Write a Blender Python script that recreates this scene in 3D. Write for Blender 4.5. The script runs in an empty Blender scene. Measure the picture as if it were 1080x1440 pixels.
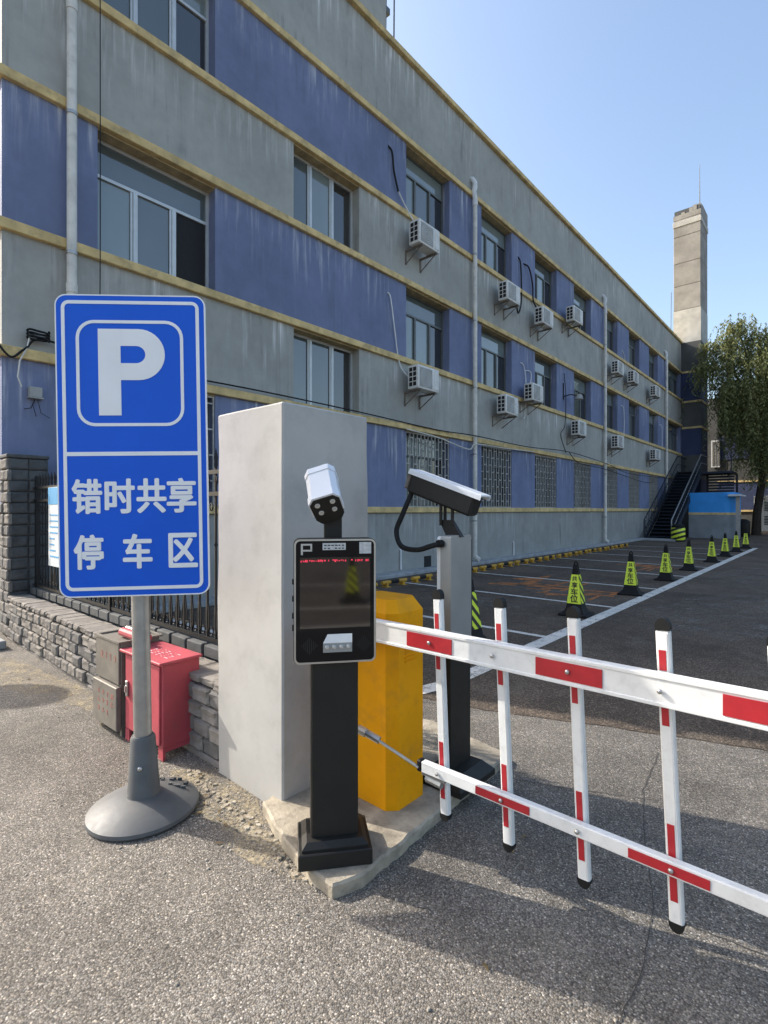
import bpy, bmesh, math, random
from mathutils import Vector, Matrix, Euler
random.seed(7)
R = math.radians
scene = bpy.context.scene
col = scene.collection

# ------------------------------------------------------------------ camera, sky, sun, exposure
cam_d = bpy.data.cameras.new('camera'); cam = bpy.data.objects.new('camera', cam_d); col.objects.link(cam)
cam.location = (0, 0, 1.5); cam.rotation_euler = (R(90), 0, R(41.4626))
cam_d.sensor_fit = 'HORIZONTAL'; cam_d.sensor_width = 36; cam_d.lens = 36*730/1080
cam_d.shift_y = -3/1080; cam_d.clip_start = .05; cam_d.clip_end = 3000
scene.camera = cam
SUN_EL = R(35); SUN_DIR = Vector((-.948, -.318, 0)).normalized()*math.cos(SUN_EL) + Vector((0, 0, math.sin(SUN_EL)))
w = bpy.data.worlds.new('World'); scene.world = w; w.use_nodes = True
nt = w.node_tree; bg = nt.nodes['Background']
sky = nt.nodes.new('ShaderNodeTexSky'); sky.sky_type = 'NISHITA'; sky.sun_disc = False
sky.sun_elevation = SUN_EL; sky.sun_rotation = math.atan2(SUN_DIR.x, SUN_DIR.y)
sky.air_density = 1.15; sky.dust_density = 3.4; sky.ozone_density = 1.2
nt.links.new(sky.outputs[0], bg.inputs[0]); bg.inputs[1].default_value = .15
sl = bpy.data.lights.new('sun', 'SUN'); sl.energy = 2.75; sl.angle = R(.55); sl.color = (1, .94, .85)
so = bpy.data.objects.new('sun', sl); col.objects.link(so); so.location = (-20, -8, 30)
so.rotation_euler = SUN_DIR.to_track_quat('Z', 'Y').to_euler()
scene.view_settings.view_transform = 'Standard'; scene.view_settings.look = 'None'
scene.view_settings.gamma = 1; scene.view_settings.exposure = 1.12
scene.view_settings.use_curve_mapping = False

# ------------------------------------------------------------------ materials
def lin(r, g, b):
    f = lambda c: (c/12.92 if c <= .04045 else ((c+.055)/1.055)**2.4)
    return (f(r/255), f(g/255), f(b/255), 1)
class NT:
    def __init__(s, name):
        s.m = bpy.data.materials.new(name); s.m.use_nodes = True; s.t = s.m.node_tree
        s.b = s.t.nodes['Principled BSDF']
    def n(s, typ, **kw):
        nd = s.t.nodes.new(typ)
        for k, v in kw.items():
            if k.startswith('i_'):
                key = k[2:]; key = int(key) if key.isdigit() else key
                nd.inputs[key].default_value = v
            else: setattr(nd, k, v)
        return nd
    def l(s, a, b): s.t.links.new(a, b)
    def pos(s, sc=(1, 1, 1), obj=False):
        mp = s.n('ShaderNodeMapping'); mp.inputs['Scale'].default_value = sc
        if obj:
            tc = s.n('ShaderNodeTexCoord'); s.l(tc.outputs['Object'], mp.inputs[0])
        else:
            g = s.n('ShaderNodeNewGeometry'); s.l(g.outputs['Position'], mp.inputs[0])
        return mp.outputs[0]
    def noise(s, vec, scale, detail=4, rough=.55):
        nd = s.n('ShaderNodeTexNoise'); nd.inputs['Scale'].default_value = scale
        nd.inputs['Detail'].default_value = detail; nd.inputs['Roughness'].default_value = rough
        s.l(vec, nd.inputs['Vector']); return nd.outputs['Fac']
    def ramp(s, fac, stops):
        r = s.n('ShaderNodeValToRGB'); e = r.color_ramp.elements
        while len(e) < len(stops): e.new(.5)
        for el, (p, c) in zip(e, stops):
            el.position = p; el.color = c if len(c) == 4 else (*c, 1)
        s.l(fac, r.inputs[0]); return r.outputs[0]
    def mix(s, fac, a, b, mode='MIX'):
        mx = s.n('ShaderNodeMix', data_type='RGBA', blend_type=mode)
        for inp, v in ((mx.inputs[0], fac), (mx.inputs[6], a), (mx.inputs[7], b)):
            if isinstance(v, (int, float)): inp.default_value = v
            elif isinstance(v, tuple): inp.default_value = v if len(v) == 4 else (*v, 1)
            else: s.l(v, inp)
        return mx.outputs[2]
    def math(s, op, a, b=0.):
        m = s.n('ShaderNodeMath', operation=op)
        for inp, v in ((m.inputs[0], a), (m.inputs[1], b)):
            if isinstance(v, (int, float)): inp.default_value = v
            else: s.l(v, inp)
        return m.outputs[0]
    def bump(s, h, strength=.3, dist=.01):
        b = s.n('ShaderNodeBump'); b.inputs['Strength'].default_value = strength; b.inputs['Distance'].default_value = dist
        s.l(h, b.inputs['Height']); s.l(b.outputs[0], s.b.inputs['Normal'])
    def base(s, c):
        if isinstance(c, tuple): s.b.inputs['Base Color'].default_value = c
        else: s.l(c, s.b.inputs['Base Color'])
    def set(s, rough=.6, metal=0, spec=.5):
        s.b.inputs['Roughness'].default_value = rough; s.b.inputs['Metallic'].default_value = metal
        s.b.inputs['Specular IOR Level'].default_value = spec

def plain(name, c, rough=.6, metal=0, var=.18, scale=6, bump=0, bscale=80, spec=.5, dirt=0):
    s = NT(name); s.set(rough, metal, spec)
    v = s.pos()
    f = s.noise(v, scale, 5)
    k = s.ramp(f, [(.3, (1-var,)*3), (.7, (1+var*.5,)*3)])
    out = s.mix(1., c, k, 'MULTIPLY')
    if dirt:
        d = s.ramp(s.noise(v, scale*2.3, 6, .65), [(.5, (0, 0, 0)), (.75, (dirt,)*3)])
        out = s.mix(d, out, (.12, .10, .08, 1))
    s.base(out)
    rf = s.n('ShaderNodeMapRange', i_3=max(0, rough-.08), i_4=min(1, rough+.1)); s.l(s.noise(v, scale*3, 3), rf.inputs[0]); s.l(rf.outputs[0], s.b.inputs['Roughness'])
    if bump: s.bump(s.noise(v, bscale, 4), bump, .004)
    return s.m

def facade_paint(name, c, streak, streak_amt, grime):
    s = NT(name); s.set(.8, 0, .25)
    run = s.ramp(s.noise(s.pos((7, 7, .55)), 1.35, 4, .6), [(.49, (0, 0, 0)), (.66, (1, 1, 1))])
    fine = s.ramp(s.noise(s.pos((22, 22, .7)), 1.1, 3), [(.38, (.25,)*3), (.62, (1, 1, 1))])
    tc = s.n('ShaderNodeTexCoord'); sx = s.n('ShaderNodeSeparateXYZ'); s.l(tc.outputs['Generated'], sx.inputs[0])
    ln = s.noise(s.pos((2.2, 2.2, .02)), 1.0, 4, .65)                     # how far each run reaches down from the ledge above
    top = s.math('ADD', sx.outputs[2], s.math('MULTIPLY', s.math('SUBTRACT', ln, .5), 2.4))
    topm = s.ramp(top, [(.42, (.05,)*3), (.95, (1, 1, 1))])
    mask = s.ramp(s.noise(s.pos((1, 1, .8)), .62, 5, .6), [(.36, (.10,)*3), (.60, (1, 1, 1))])
    mask = s.mix(1., mask, topm, 'MULTIPLY')
    f = s.mix(1., run, mask, 'MULTIPLY'); f = s.mix(1., f, fine, 'MULTIPLY')
    f = s.mix(1., f, (streak_amt,)*3, 'MULTIPLY')
    tone = s.ramp(s.noise(s.pos((1, 1, .8)), .7, 7, .62), [(.3, (.84,)*3), (.7, (1.12,)*3)])
    b = s.mix(1., c, tone, 'MULTIPLY')
    mott = s.ramp(s.noise(s.pos(), 3.3, 6, .65), [(.35, (.93,)*3), (.65, (1.05,)*3)])
    b = s.mix(1., b, mott, 'MULTIPLY')
    dk = s.mix(1., s.ramp(s.noise(s.pos((5, 5, .25)), 1.6, 4, .55), [(.55, (0, 0, 0)), (.75, (grime,)*3)]), s.ramp(s.noise(s.pos((1, 1, 1.3)), .9, 4), [(.48, (0, 0, 0)), (.62, (1, 1, 1))]), 'MULTIPLY')
    b = s.mix(dk, b, (.06, .06, .055, 1))
    s.base(s.mix(f, b, streak))
    s.bump(s.noise(s.pos(), 38, 5, .7), .22, .01)
    return s.m

def aggregate(name, scale, ramp_stops, tint_a, tint_b, bump, patch=.2):
    s = NT(name); s.set(.85, 0, .3)
    p = s.pos()
    jit = s.n('ShaderNodeTexNoise'); jit.inputs['Scale'].default_value = scale*1.3
    s.l(p, jit.inputs['Vector'])
    mv = s.n('ShaderNodeVectorMath', operation='MULTIPLY_ADD'); s.l(jit.outputs['Color'], mv.inputs[0])
    mv.inputs[1].default_value = (.75/scale,)*3; s.l(p, mv.inputs[2])
    vo = s.n('ShaderNodeTexVoronoi'); vo.inputs['Scale'].default_value = scale; s.l(mv.outputs[0], vo.inputs['Vector'])
    sep = s.n('ShaderNodeSeparateColor'); s.l(vo.outputs['Color'], sep.inputs[0])
    c = s.ramp(sep.outputs[0], ramp_stops)
    c = s.mix(1., c, s.ramp(sep.outputs[1], [(0, tint_a), (1, tint_b)]), 'MULTIPLY')
    edge = s.ramp(vo.outputs['Distance'], [(.35, (1, 1, 1)), (.75, (.45,)*3)])
    c = s.mix(1., c, edge, 'MULTIPLY')
    pt = s.ramp(s.noise(p, .7, 6, .6), [(.3, (1-patch,)*3), (.7, (1+patch,)*3)])
    c = s.mix(1., c, pt, 'MULTIPLY')
    pt2 = s.ramp(s.noise(p, 4.5, 5, .6), [(.35, (.86,)*3), (.65, (1.1,)*3)])
    c = s.mix(1., c, pt2, 'MULTIPLY')
    dst = s.ramp(s.noise(p, 2.1, 6, .65), [(.55, (0, 0, 0)), (.75, (.3,)*3)])
    c = s.mix(dst, c, (.26, .23, .18, 1))
    s.base(c)
    h = s.math('SUBTRACT', 1., vo.outputs['Distance'])
    h = s.math('ADD', h, s.math('MULTIPLY', sep.outputs[2], .35))
    s.bump(h, bump, .006)
    return s.m

MAT = {}
MAT['grey_paint'] = facade_paint('grey_paint', (.375, .37, .335, 1), (.80, .79, .76, 1), .95, .45)
MAT['blue_paint'] = facade_paint('blue_paint', (.175, .205, .32, 1), (.64, .65, .68, 1), .85, .3)
MAT['base_paint'] = facade_paint('base_paint', (.315, .315, .295, 1), (.66, .65, .63, 1), .8, .5)
MAT['ochre'] = plain('ochre', (.70, .52, .24, 1), .75, 0, .3, 3, .2, 30, .3, .5)
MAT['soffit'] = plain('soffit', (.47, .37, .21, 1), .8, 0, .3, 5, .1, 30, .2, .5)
MAT['alu'] = plain('alu', (.55, .57, .57, 1), .45, .3, .12, 5)
MAT['dark_frame'] = plain('dark_frame', (.13, .14, .135, 1), .5, .2, .15, 5)
MAT['void'] = plain('void', (.012, .012, .013, 1), .8, 0, .1)
MAT['curtain'] = plain('curtain', (.16, .15, .13, 1), .9, 0, .3, 4)
def glass(name, c, rough=.04):
    s = NT(name); s.set(rough, 0, .7); s.b.inputs['IOR'].default_value = 1.75
    f = s.noise(s.pos((1, 1, .6)), .9, 3)
    s.base(s.mix(f, c, tuple(x*.45 for x in c[:3])+(1,)))
    s.bump(s.noise(s.pos(), 1.3, 3), .10, .03)
    return s.m
MAT['glass_a'] = glass('glass_a', (.24, .29, .285, 1)); MAT['glass_b'] = glass('glass_b', (.12, .145, .145, 1)); MAT['glass_c'] = glass('glass_c', (.045, .047, .047, 1))
MAT['grille'] = plain('grille', (.42, .40, .37, 1), .6, .1, .25, 9, 0, 80, .4, .5)
MAT['pvc'] = plain('pvc', (.70, .67, .60, 1), .55, 0, .2, 3, .05, 40, .4, .35)
MAT['pvc_white'] = plain('pvc_white', (.72, .72, .70, 1), .5, 0, .12, 3, 0, 40, .4, .2)
MAT['ac_white'] = plain('ac_white', (.72, .70, .65, 1), .5, 0, .12, 4, 0, 40, .4, .25)
MAT['ac_grey'] = plain('ac_grey', (.33, .33, .31, 1), .55, 0, .12, 6)
MAT['rust_steel'] = plain('rust_steel', (.20, .17, .14, 1), .7, .2, .4, 20)
MAT['black_rubber'] = plain('black_rubber', (.012, .012, .012, 1), .6, 0, .2, 20, 0, 80, .25)
MAT['black_metal'] = plain('black_metal', (.022, .021, .019, 1), .5, .2, .15, 9, .05, 200, .35)
MAT['iron'] = plain('iron', (.018, .018, .019, 1), .5, .4, .3, 30, .1, 200)
MAT['white_paint'] = plain('white_paint', (.76, .76, .74, 1), .4, 0, .08, 9, 0, 40, .5, .2)
MAT['red_tape'] = plain('red_tape', (.42, .02, .028, 1), .35, 0, .12, 25)
MAT['orange_paint'] = plain('orange_paint', (.86, .36, .004, 1), .5, 0, .10, 4, .02, 60, .15, .24)
MAT['steel'] = plain('steel', (.52, .51, .49, 1), .32, .85, .12, 12)
MAT['galv'] = plain('galv', (.40, .40, .39, 1), .42, .75, .15, 14)
MAT['concrete_col'] = plain('concrete_col', (.455, .445, .42, 1), .75, 0, .14, 2.2, .25, 22, .3, .22)
MAT['pad'] = plain('pad', (.40, .35, .27, 1), .9, 0, .4, 7, 1., 55, .25, .6)
MAT['kerb'] = plain('kerb', (.36, .37, .37, 1), .85, 0, .25, 4, .3, 50, .25, .4)
MAT['stone'] = plain('stone', (.23, .21, .19, 1), .9, 0, .3, 10, .9, 45, .2, .3)
MAT['stone_b'] = plain('stone_b', (.19, .18, .168, 1), .9, 0, .3, 10, .9, 45, .2, .3)
MAT['stone_c'] = plain('stone_c', (.27, .245, .215, 1), .9, 0, .3, 12, .9, 45, .2, .3)
MAT['mortar'] = plain('mortar', (.12, .115, .11, 1), .95, 0, .3, 14, .6, 60, .2)
MAT['dark_or_shaded_stone'] = plain('dark_or_shaded_stone', (.085, .088, .088, 1), .85, 0, .3, 12, .5, 50)
MAT['red_box'] = plain('red_box', (.46, .075, .095, 1), .55, 0, .18, 5, .03, 60, .35, .32)
MAT['grey_box'] = plain('grey_box', (.215, .195, .165, 1), .55, .15, .25, 9, .04, 60, .4, .3)
MAT['worn_red'] = plain('worn_red', (.33, .13, .105, 1), .7, 0, .3, 40)
MAT['worn_white'] = plain('worn_white', (.68, .45, .47, 1), .7, 0, .2, 40)
MAT['sign_blue'] = plain('sign_blue', (.004, .108, .66, 1), .32, 0, .06, 3, 0, 40, .3)
MAT['sign_white'] = plain('sign_white', (.86, .86, .85, 1), .4, 0, .05, 6)
MAT['base_rubber'] = plain('base_rubber', (.10, .105, .108, 1), .55, 0, .2, 9, .15, 60, .5, .35)
MAT['silver_panel'] = plain('silver_panel', (.34, .35, .345, 1), .4, .35, .12, 4)
MAT['cam_white'] = plain('cam_white', (.74, .76, .79, 1), .35, 0, .05, 6)
MAT['lens'] = plain('lens', (.55, .55, .52, 1), .15, .3, .1)
MAT['chimney'] = plain('chimney', (.30, .285, .255, 1), .9, 0, .25, 1.3, .3, 14, .2, .3)
MAT['chimney_pale'] = plain('chimney_pale', (.46, .45, .41, 1), .9, 0, .2, 2, .3, 14, .2, .2)
MAT['booth_blue'] = plain('booth_blue', (.03, .30, .75, 1), .6, 0, .12, 2)
MAT['booth_grey'] = plain('booth_grey', (.24, .26, .27, 1), .8, 0, .2, 2)
MAT['stair_steel'] = plain('stair_steel', (.022, .031, .046, 1), .6, .3, .25, 5)
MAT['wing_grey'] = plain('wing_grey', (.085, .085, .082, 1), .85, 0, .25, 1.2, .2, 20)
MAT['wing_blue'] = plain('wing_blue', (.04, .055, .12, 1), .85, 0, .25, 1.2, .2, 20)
MAT['white_metal'] = plain('white_metal', (.62, .63, .62, 1), .5, 0, .1, 3)
MAT['bark'] = plain('bark', (.045, .036, .028, 1), .95, 0, .4, 8, 1., 30, .2)
MAT['yellow_pipe'] = plain('yellow_pipe', (.55, .30, .03, 1), .5, 0, .25, 9, 0, 60, .4, .45)
MAT['cone_black'] = plain('cone_black', (.013, .013, .013, 1), .65, 0, .3, 12, 0, 80, .2)
MAT['letter_black'] = plain('letter_black', (.015, .016, .012, 1), .6)
s = NT('cone_yellow'); s.set(.45); s.base((.74, .86, .05, 1)); MAT['cone_yellow'] = s.m
def stripes(name, ax, k, w, slope=1):
    s = NT(name); s.set(.45)
    tc = s.n('ShaderNodeTexCoord'); sx = s.n('ShaderNodeSeparateXYZ'); s.l(tc.outputs['Object'], sx.inputs[0])
    a = s.math('ADD', s.math('MULTIPLY', sx.outputs[ax], slope), sx.outputs[2])
    fr = s.math('FRACT', s.math('MULTIPLY', a, k)); g = s.math('GREATER_THAN', fr, w)
    s.base(s.mix(g, (.74, .86, .05, 1), (.018, .018, .018, 1))); return s.m
MAT['cone_stripes'] = stripes('cone_stripes', 1, 7.5, .5, 1)
MAT['drum_stripes'] = stripes('drum_stripes', 0, 4.5, .5, -.35)
# near road: brown grey exposed aggregate; car park: finer dark asphalt
MAT['road'] = aggregate('road', 165, [(0, (.095,)*3), (.35, (.165,)*3), (.8, (.235,)*3), (.95, (.34,)*3), (1, (.52,)*3)], (1.16, 1.0, .80), (1.03, .97, .88), .5, .34)
MAT['lot'] = aggregate('lot', 125, [(0, (.045,)*3), (.5, (.08,)*3), (.85, (.125,)*3), (1, (.22,)*3)], (1.5, 1.13, .80), (1.38, 1.1, .84), .5, .38)
def worn(name, c, lo, hi, scale):
    s = NT(name); s.set(.8, 0, .3)
    v = s.pos()
    n = s.math('ADD', s.math('MULTIPLY', s.noise(v, scale, 6, .7), .55), s.math('MULTIPLY', s.noise(v, scale*9, 3, .6), .45))
    f = s.ramp(n, [(lo, (0, 0, 0)), (hi, (1, 1, 1))])
    tr = s.n('ShaderNodeBsdfTransparent'); mx = s.n('ShaderNodeMixShader')
    s.l(f, mx.inputs[0]); s.l(tr.outputs[0], mx.inputs[1]); s.l(s.b.outputs[0], mx.inputs[2])
    s.base(s.mix(s.noise(v, 5, 4), c, tuple(x*.7 for x in c[:3])+(1,)))
    s.l(mx.outputs[0], s.t.nodes['Material Output'].inputs['Surface']); return s.m
MAT['road_white'] = worn('road_white', (.80, .76, .68, 1), .37, .47, 7)
MAT['worn_orange'] = worn('worn_orange', (.55, .21, .07, 1), .34, .52, 5)
MAT['crack'] = plain('crack', (.06, .055, .05, 1), .95)
MAT['patch_dust'] = worn('patch_dust', (.26, .24, .21, 1), .48, .68, 3)
def led():
    s = NT('led'); s.base((.2, .01, .02, 1)); s.b.inputs['Emission Color'].default_value = (1, .06, .12, 1); s.b.inputs['Emission Strength'].default_value = .35; return s.m
MAT['led'] = led()
def screen():
    s = NT('screen'); s.set(.05, 0, .8)
    v = s.pos((1, 1, 1), True)
    vo = s.n('ShaderNodeTexVoronoi'); vo.inputs['Scale'].default_value = 260; vo.inputs['Randomness'].default_value = 0; s.l(v, vo.inputs['Vector'])
    s.base(s.ramp(vo.outputs['Distance'], [(.2, (.030, .018, .013)), (.5, (.010, .008, .007))])); return s.m
MAT['screen'] = screen()
s = NT('gloss_black'); s.set(.06, 0, .2); s.base((.008, .008, .009, 1)); MAT['gloss_black'] = s.m
MAT['sticker'] = plain('sticker', (.55, .56, .55, 1), .5, 0, .25, 60)
def leaf(name, a, b):
    s = NT(name); s.set(.55, 0, .35)
    g = s.n('ShaderNodeNewGeometry')
    c = s.ramp(g.outputs['Random Per Island'], [(0, a), (1, b)])
    s.base(c)
    tl = s.n('ShaderNodeBsdfTranslucent'); mx = s.n('ShaderNodeMixShader', i_0=.3)
    s.l(c, tl.inputs[0]); s.l(s.b.outputs[0], mx.inputs[1]); s.l(tl.outputs[0], mx.inputs[2])
    s.l(mx.outputs[0], s.t.nodes['Material Output'].inputs['Surface']); return s.m
MAT['leaf'] = leaf('leaf', (.075, .095, .028), (.25, .26, .10)); MAT['dry_leaf'] = leaf('dry_leaf', (.16, .11, .05), (.32, .24, .12))
MAT['poster'] = plain('poster', (.68, .72, .73, 1), .5, 0, .1, 30); MAT['poster_blue'] = plain('poster_blue', (.05, .33, .62, 1), .5, 0, .15, 20)
MAT['pebble'] = plain('pebble', (.38, .34, .28, 1), .9, 0, .5, 40)

# ------------------------------------------------------------------ mesh helpers
class MB:
    def __init__(s): s.bm = bmesh.new(); s.X = Matrix()
    def _merge(s, b, M=None, smooth=False):
        if M is not None: b.transform(M)
        b.transform(s.X)
        me = bpy.data.meshes.new('tmp'); b.to_mesh(me); b.free()
        s.bm.from_mesh(me); bpy.data.meshes.remove(me)
    def box(s, x0, y0, z0, x1, y1, z1, bevel=0, seg=1, M=None):
        b = bmesh.new()
        bmesh.ops.create_cube(b, size=1, matrix=Matrix.Translation(((x0+x1)/2, (y0+y1)/2, (z0+z1)/2)) @ Matrix.Diagonal((abs(x1-x0), abs(y1-y0), abs(z1-z0), 1)))
        if bevel: bmesh.ops.bevel(b, geom=b.edges[:], offset=bevel, segments=seg, affect='EDGES', profile=.5)
        s._merge(b, M); return s
    def tube(s, pts, r, seg=8, M=None):
        b = bmesh.new(); P = [Vector(p) for p in pts]; n = len(P)
        rr = r if isinstance(r, (list, tuple)) else [r]*n
        rings = []; up = None
        for i in range(n):
            t = (P[min(i+1, n-1)] - P[max(i-1, 0)]).normalized()
            if up is None: up = t.orthogonal().normalized()
            up = (up - t*up.dot(t)).normalized() if (up - t*up.dot(t)).length > 1e-6 else t.orthogonal().normalized()
            bi = t.cross(up)
            rings.append([b.verts.new(P[i] + (up*math.cos(a)+bi*math.sin(a))*rr[i]) for a in [2*math.pi*k/seg for k in range(seg)]])
        for i in range(n-1):
            for k in range(seg):
                b.faces.new((rings[i][k], rings[i][(k+1) % seg], rings[i+1][(k+1) % seg], rings[i+1][k]))
        b.faces.new(rings[0][::-1]); b.faces.new(rings[-1])
        s._merge(b, M); return s
    def lathe(s, prof, seg=24, M=None, a0=0):
        b = bmesh.new(); rings = []
        for r, z in prof:
            rings.append([b.verts.new((r*math.cos(a0+2*math.pi*k/seg), r*math.sin(a0+2*math.pi*k/seg), z)) for k in range(seg)] if r > 1e-6 else [b.verts.new((0, 0, z))])
        for a, c in zip(rings, rings[1:]):
            for k in range(seg):
                q = [a[k % len(a)], a[(k+1) % len(a)], c[(k+1) % len(c)], c[k % len(c)]]
                q = list(dict.fromkeys(q))
                if len(q) > 2: b.faces.new(q)
        if len(rings[0]) > 1: b.faces.new(rings[0][::-1])
        if len(rings[-1]) > 1: b.faces.new(rings[-1])
        s._merge(b, M); return s
    def slab(s, poly, y0, y1, M=None, bevel=0):           # polygon in XZ extruded along Y
        b = bmesh.new()
        lo = [b.verts.new((x, y0, z)) for x, z in poly]; hi = [b.verts.new((x, y1, z)) for x, z in poly]
        n = len(poly)
        b.faces.new(lo); f = b.faces.new(hi[::-1])
        for i in range(n): b.faces.new((lo[i], hi[i], hi[(i+1) % n], lo[(i+1) % n]))
        bmesh.ops.recalc_face_normals(b, faces=b.faces[:])
        if bevel: bmesh.ops.bevel(b, geom=[e for e in b.edges if all(abs(v.co.y-y0) < 1e-6 for v in e.verts)], offset=bevel, segments=2, affect='EDGES')
        s._merge(b, M); return s
    def ring(s, outer, inner, y0, y1, M=None):            # frame between two equal-length outlines in XZ
        b = bmesh.new(); n = len(outer)
        V = [[b.verts.new((x, y, z)) for x, z in P] for P in (outer, inner) for y in (y0, y1)]
        o0, o1, i0, i1 = V
        for i in range(n):
            j = (i+1) % n
            b.faces.new((o0[i], o0[j], i0[j], i0[i])); b.faces.new((o1[j], o1[i], i1[i], i1[j]))
            b.faces.new((o0[j], o0[i], o1[i], o1[j])); b.faces.new((i0[i], i0[j], i1[j], i1[i]))
        bmesh.ops.recalc_face_normals(b, faces=b.faces[:])
        s._merge(b, M); return s
    def plan(s, poly, z0, z1, bevel=0, M=None, seg=1):           # polygon in XY extruded along Z
        b = bmesh.new()
        lo = [b.verts.new((x, y, z0)) for x, y in poly]; hi = [b.verts.new((x, y, z1)) for x, y in poly]; n = len(poly)
        b.faces.new(lo[::-1]); b.faces.new(hi)
        for i in range(n): b.faces.new((lo[i], lo[(i+1) % n], hi[(i+1) % n], hi[i]))
        bmesh.ops.recalc_face_normals(b, faces=b.faces[:])
        if bevel: bmesh.ops.bevel(b, geom=[e for e in b.edges if all(v.co.z > z1-1e-5 for v in e.verts)], offset=bevel, segments=seg, affect='EDGES')
        s._merge(b, M); return s
    def face(s, pts):
        vs = [s.bm.verts.new(s.X @ Vector(p)) for p in pts]; s.bm.faces.new(vs); return s
    def mesh(s, name, mat, sharp=32):
        me = bpy.data.meshes.new(name)
        for f in s.bm.faces: f.smooth = True
        s.bm.to_mesh(me); s.bm.free()
        try: me.set_sharp_from_angle(angle=R(sharp))
        except Exception: pass
        me.materials.append(MAT[mat] if isinstance(mat, str) else mat); return me

def link(name, me, parent=None, kind=None, label=None):
    o = bpy.data.objects.new(name, me); col.objects.link(o)
    if parent: o.parent = parent
    if kind: o['kind'] = kind
    if label: o['label'] = label
    return o
def part(name, mb, mat, parent, label=None, kind=None): return link(name, mb.mesh(name, mat), parent, kind, label)
def tag(o, label, cat, group=None):
    o['label'] = label; o['category'] = cat
    if group: o['group'] = group
    return o
def thing(name, label, cat, loc=(0, 0, 0), rz=0, group=None, rot=None):
    o = bpy.data.objects.new(name, None); col.objects.link(o)
    o.location = loc; o.rotation_euler = rot if rot else (0, 0, rz); o.empty_display_size = .1
    return tag(o, label, cat, group)
def dup(root, loc, rz, label, group=None):
    r = root.copy(); col.objects.link(r); r.location = loc; r.rotation_euler = (0, 0, rz); r['label'] = label
    if group: r['group'] = group
    for ch in list(root.children):
        c = ch.copy(); col.objects.link(c); c.parent = r
        for g in list(ch.children):
            d = g.copy(); col.objects.link(d); d.parent = c
    return r
def B(*a, **k): return MB().box(*a, **k)
def rrect(x0, z0, x1, z1, r, n=5):
    P = []
    for cx, cz, a in ((x1-r, z1-r, 0), (x0+r, z1-r, 90), (x0+r, z0+r, 180), (x1-r, z0+r, 270)):
        for k in range(n+1):
            t = R(a + 90*k/n); P.append((cx+r*math.cos(t), cz+r*math.sin(t)))
    return P
def text_bm(body, size, depth, bold=0, M=Matrix(), center=True, width=None):
    cu = bpy.data.curves.new('lettering', 'FONT'); cu.body = body; cu.size = size; cu.extrude = depth/2; cu.offset = bold; cu.resolution_u = 3
    o = bpy.data.objects.new('lettering', cu); col.objects.link(o); bpy.context.view_layer.update()
    me = bpy.data.meshes.new_from_object(o.evaluated_get(bpy.context.evaluated_depsgraph_get()))
    bpy.data.objects.remove(o); bpy.data.curves.remove(cu)
    xs = [v.co.x for v in me.vertices]; ys = [v.co.y for v in me.vertices]
    if center: me.transform(Matrix.Translation((-(min(xs)+max(xs))/2, -(min(ys)+max(ys))/2, 0)))
    if width: me.transform(Matrix.Diagonal((width[0]/(max(xs)-min(xs)), width[1]/(max(ys)-min(ys)), 1, 1)))
    me.transform(M @ Matrix.Rotation(R(90), 4, 'X')); return me
def add_mesh(mb, me): mb.bm.from_mesh(me); bpy.data.meshes.remove(me); return mb
T = lambda x, y, z: Matrix.Translation((x, y, z))

# ================================================================== GROUND
g = MB()
g.face([(-300, -300, 0), (300, -300, 0), (300, 300, 0), (-300, 300, 0)])
road = part('road', g, 'road', None, kind='structure')
lot_edge = [(-7.7, 1.2)]
pts = [(-2.7, 3.25), (-2.0, 3.42), (-1.2, 3.72), (-.4, 3.98), (.6, 4.2), (2, 4.7), (5, 5.5), (14, 8)]
fp = []
for (a, b) in zip(pts, pts[1:]):
    n = max(2, int(math.dist(a, b)/.12))
    for k in range(n):
        t = k/n; fp.append((a[0]+(b[0]-a[0])*t, a[1]+(b[1]-a[1])*t+random.uniform(-.014, .014)))
poly = [(-7.7, 2.05), (-2.7, 2.05)] + fp + [(14, 8), (14, 70), (-7.7, 70)]
g = MB(); g.face([(x, y, .004) for x, y in poly])
lot = part('car_park', g, 'lot', None, kind='structure')
# painted stall lines
def strip(mb, pts, wd, z):
    P = [Vector((x, y)) for x, y in pts]; L = []; Rr = []
    for i, p in enumerate(P):
        t = (P[min(i+1, len(P)-1)]-P[max(i-1, 0)]).normalized(); n = Vector((-t.y, t.x))*wd/2
        L.append(p+n); Rr.append(p-n)
    for i in range(len(P)-1):
        mb.face([(*L[i], z), (*Rr[i], z), (*Rr[i+1], z), (*L[i+1], z)])
    return mb
part('aisle_line', strip(MB(), [(-3.05, 3.18), (-2.78, 3.24), (-2.62, 3.4), (-2.545, 3.7), (-2.54, 10), (-2.54, 24.7)], .17, .0085), 'road_white', lot)
for k in range(9):
    y = 3.38 + 2.45*k
    part('stall_line', strip(MB(), [(-6.9, y), (-2.63, y)], .09, .0082), 'road_white', lot)
for y, xs in ((9.6, (-4.4, -3.0)), (14.6, (-4.3, -3.1)), (10.1, (-5.2, -4.7))):
    mb = MB(); rr = random.Random(int(y*10))
    for k in range(16):
        x = rr.uniform(*xs); yy = y+rr.uniform(-.75, .75); a = rr.choice((0, .1, 1.5, 1.6, .7)); ln = rr.uniform(.2, .5)
        strip(mb, [(x-math.cos(a)*ln, yy-math.sin(a)*ln), (x+math.cos(a)*ln, yy+math.sin(a)*ln)], rr.uniform(.06, .12), .0062+.00006*k)
    part('worn_marking', mb, 'worn_orange', lot)
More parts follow.
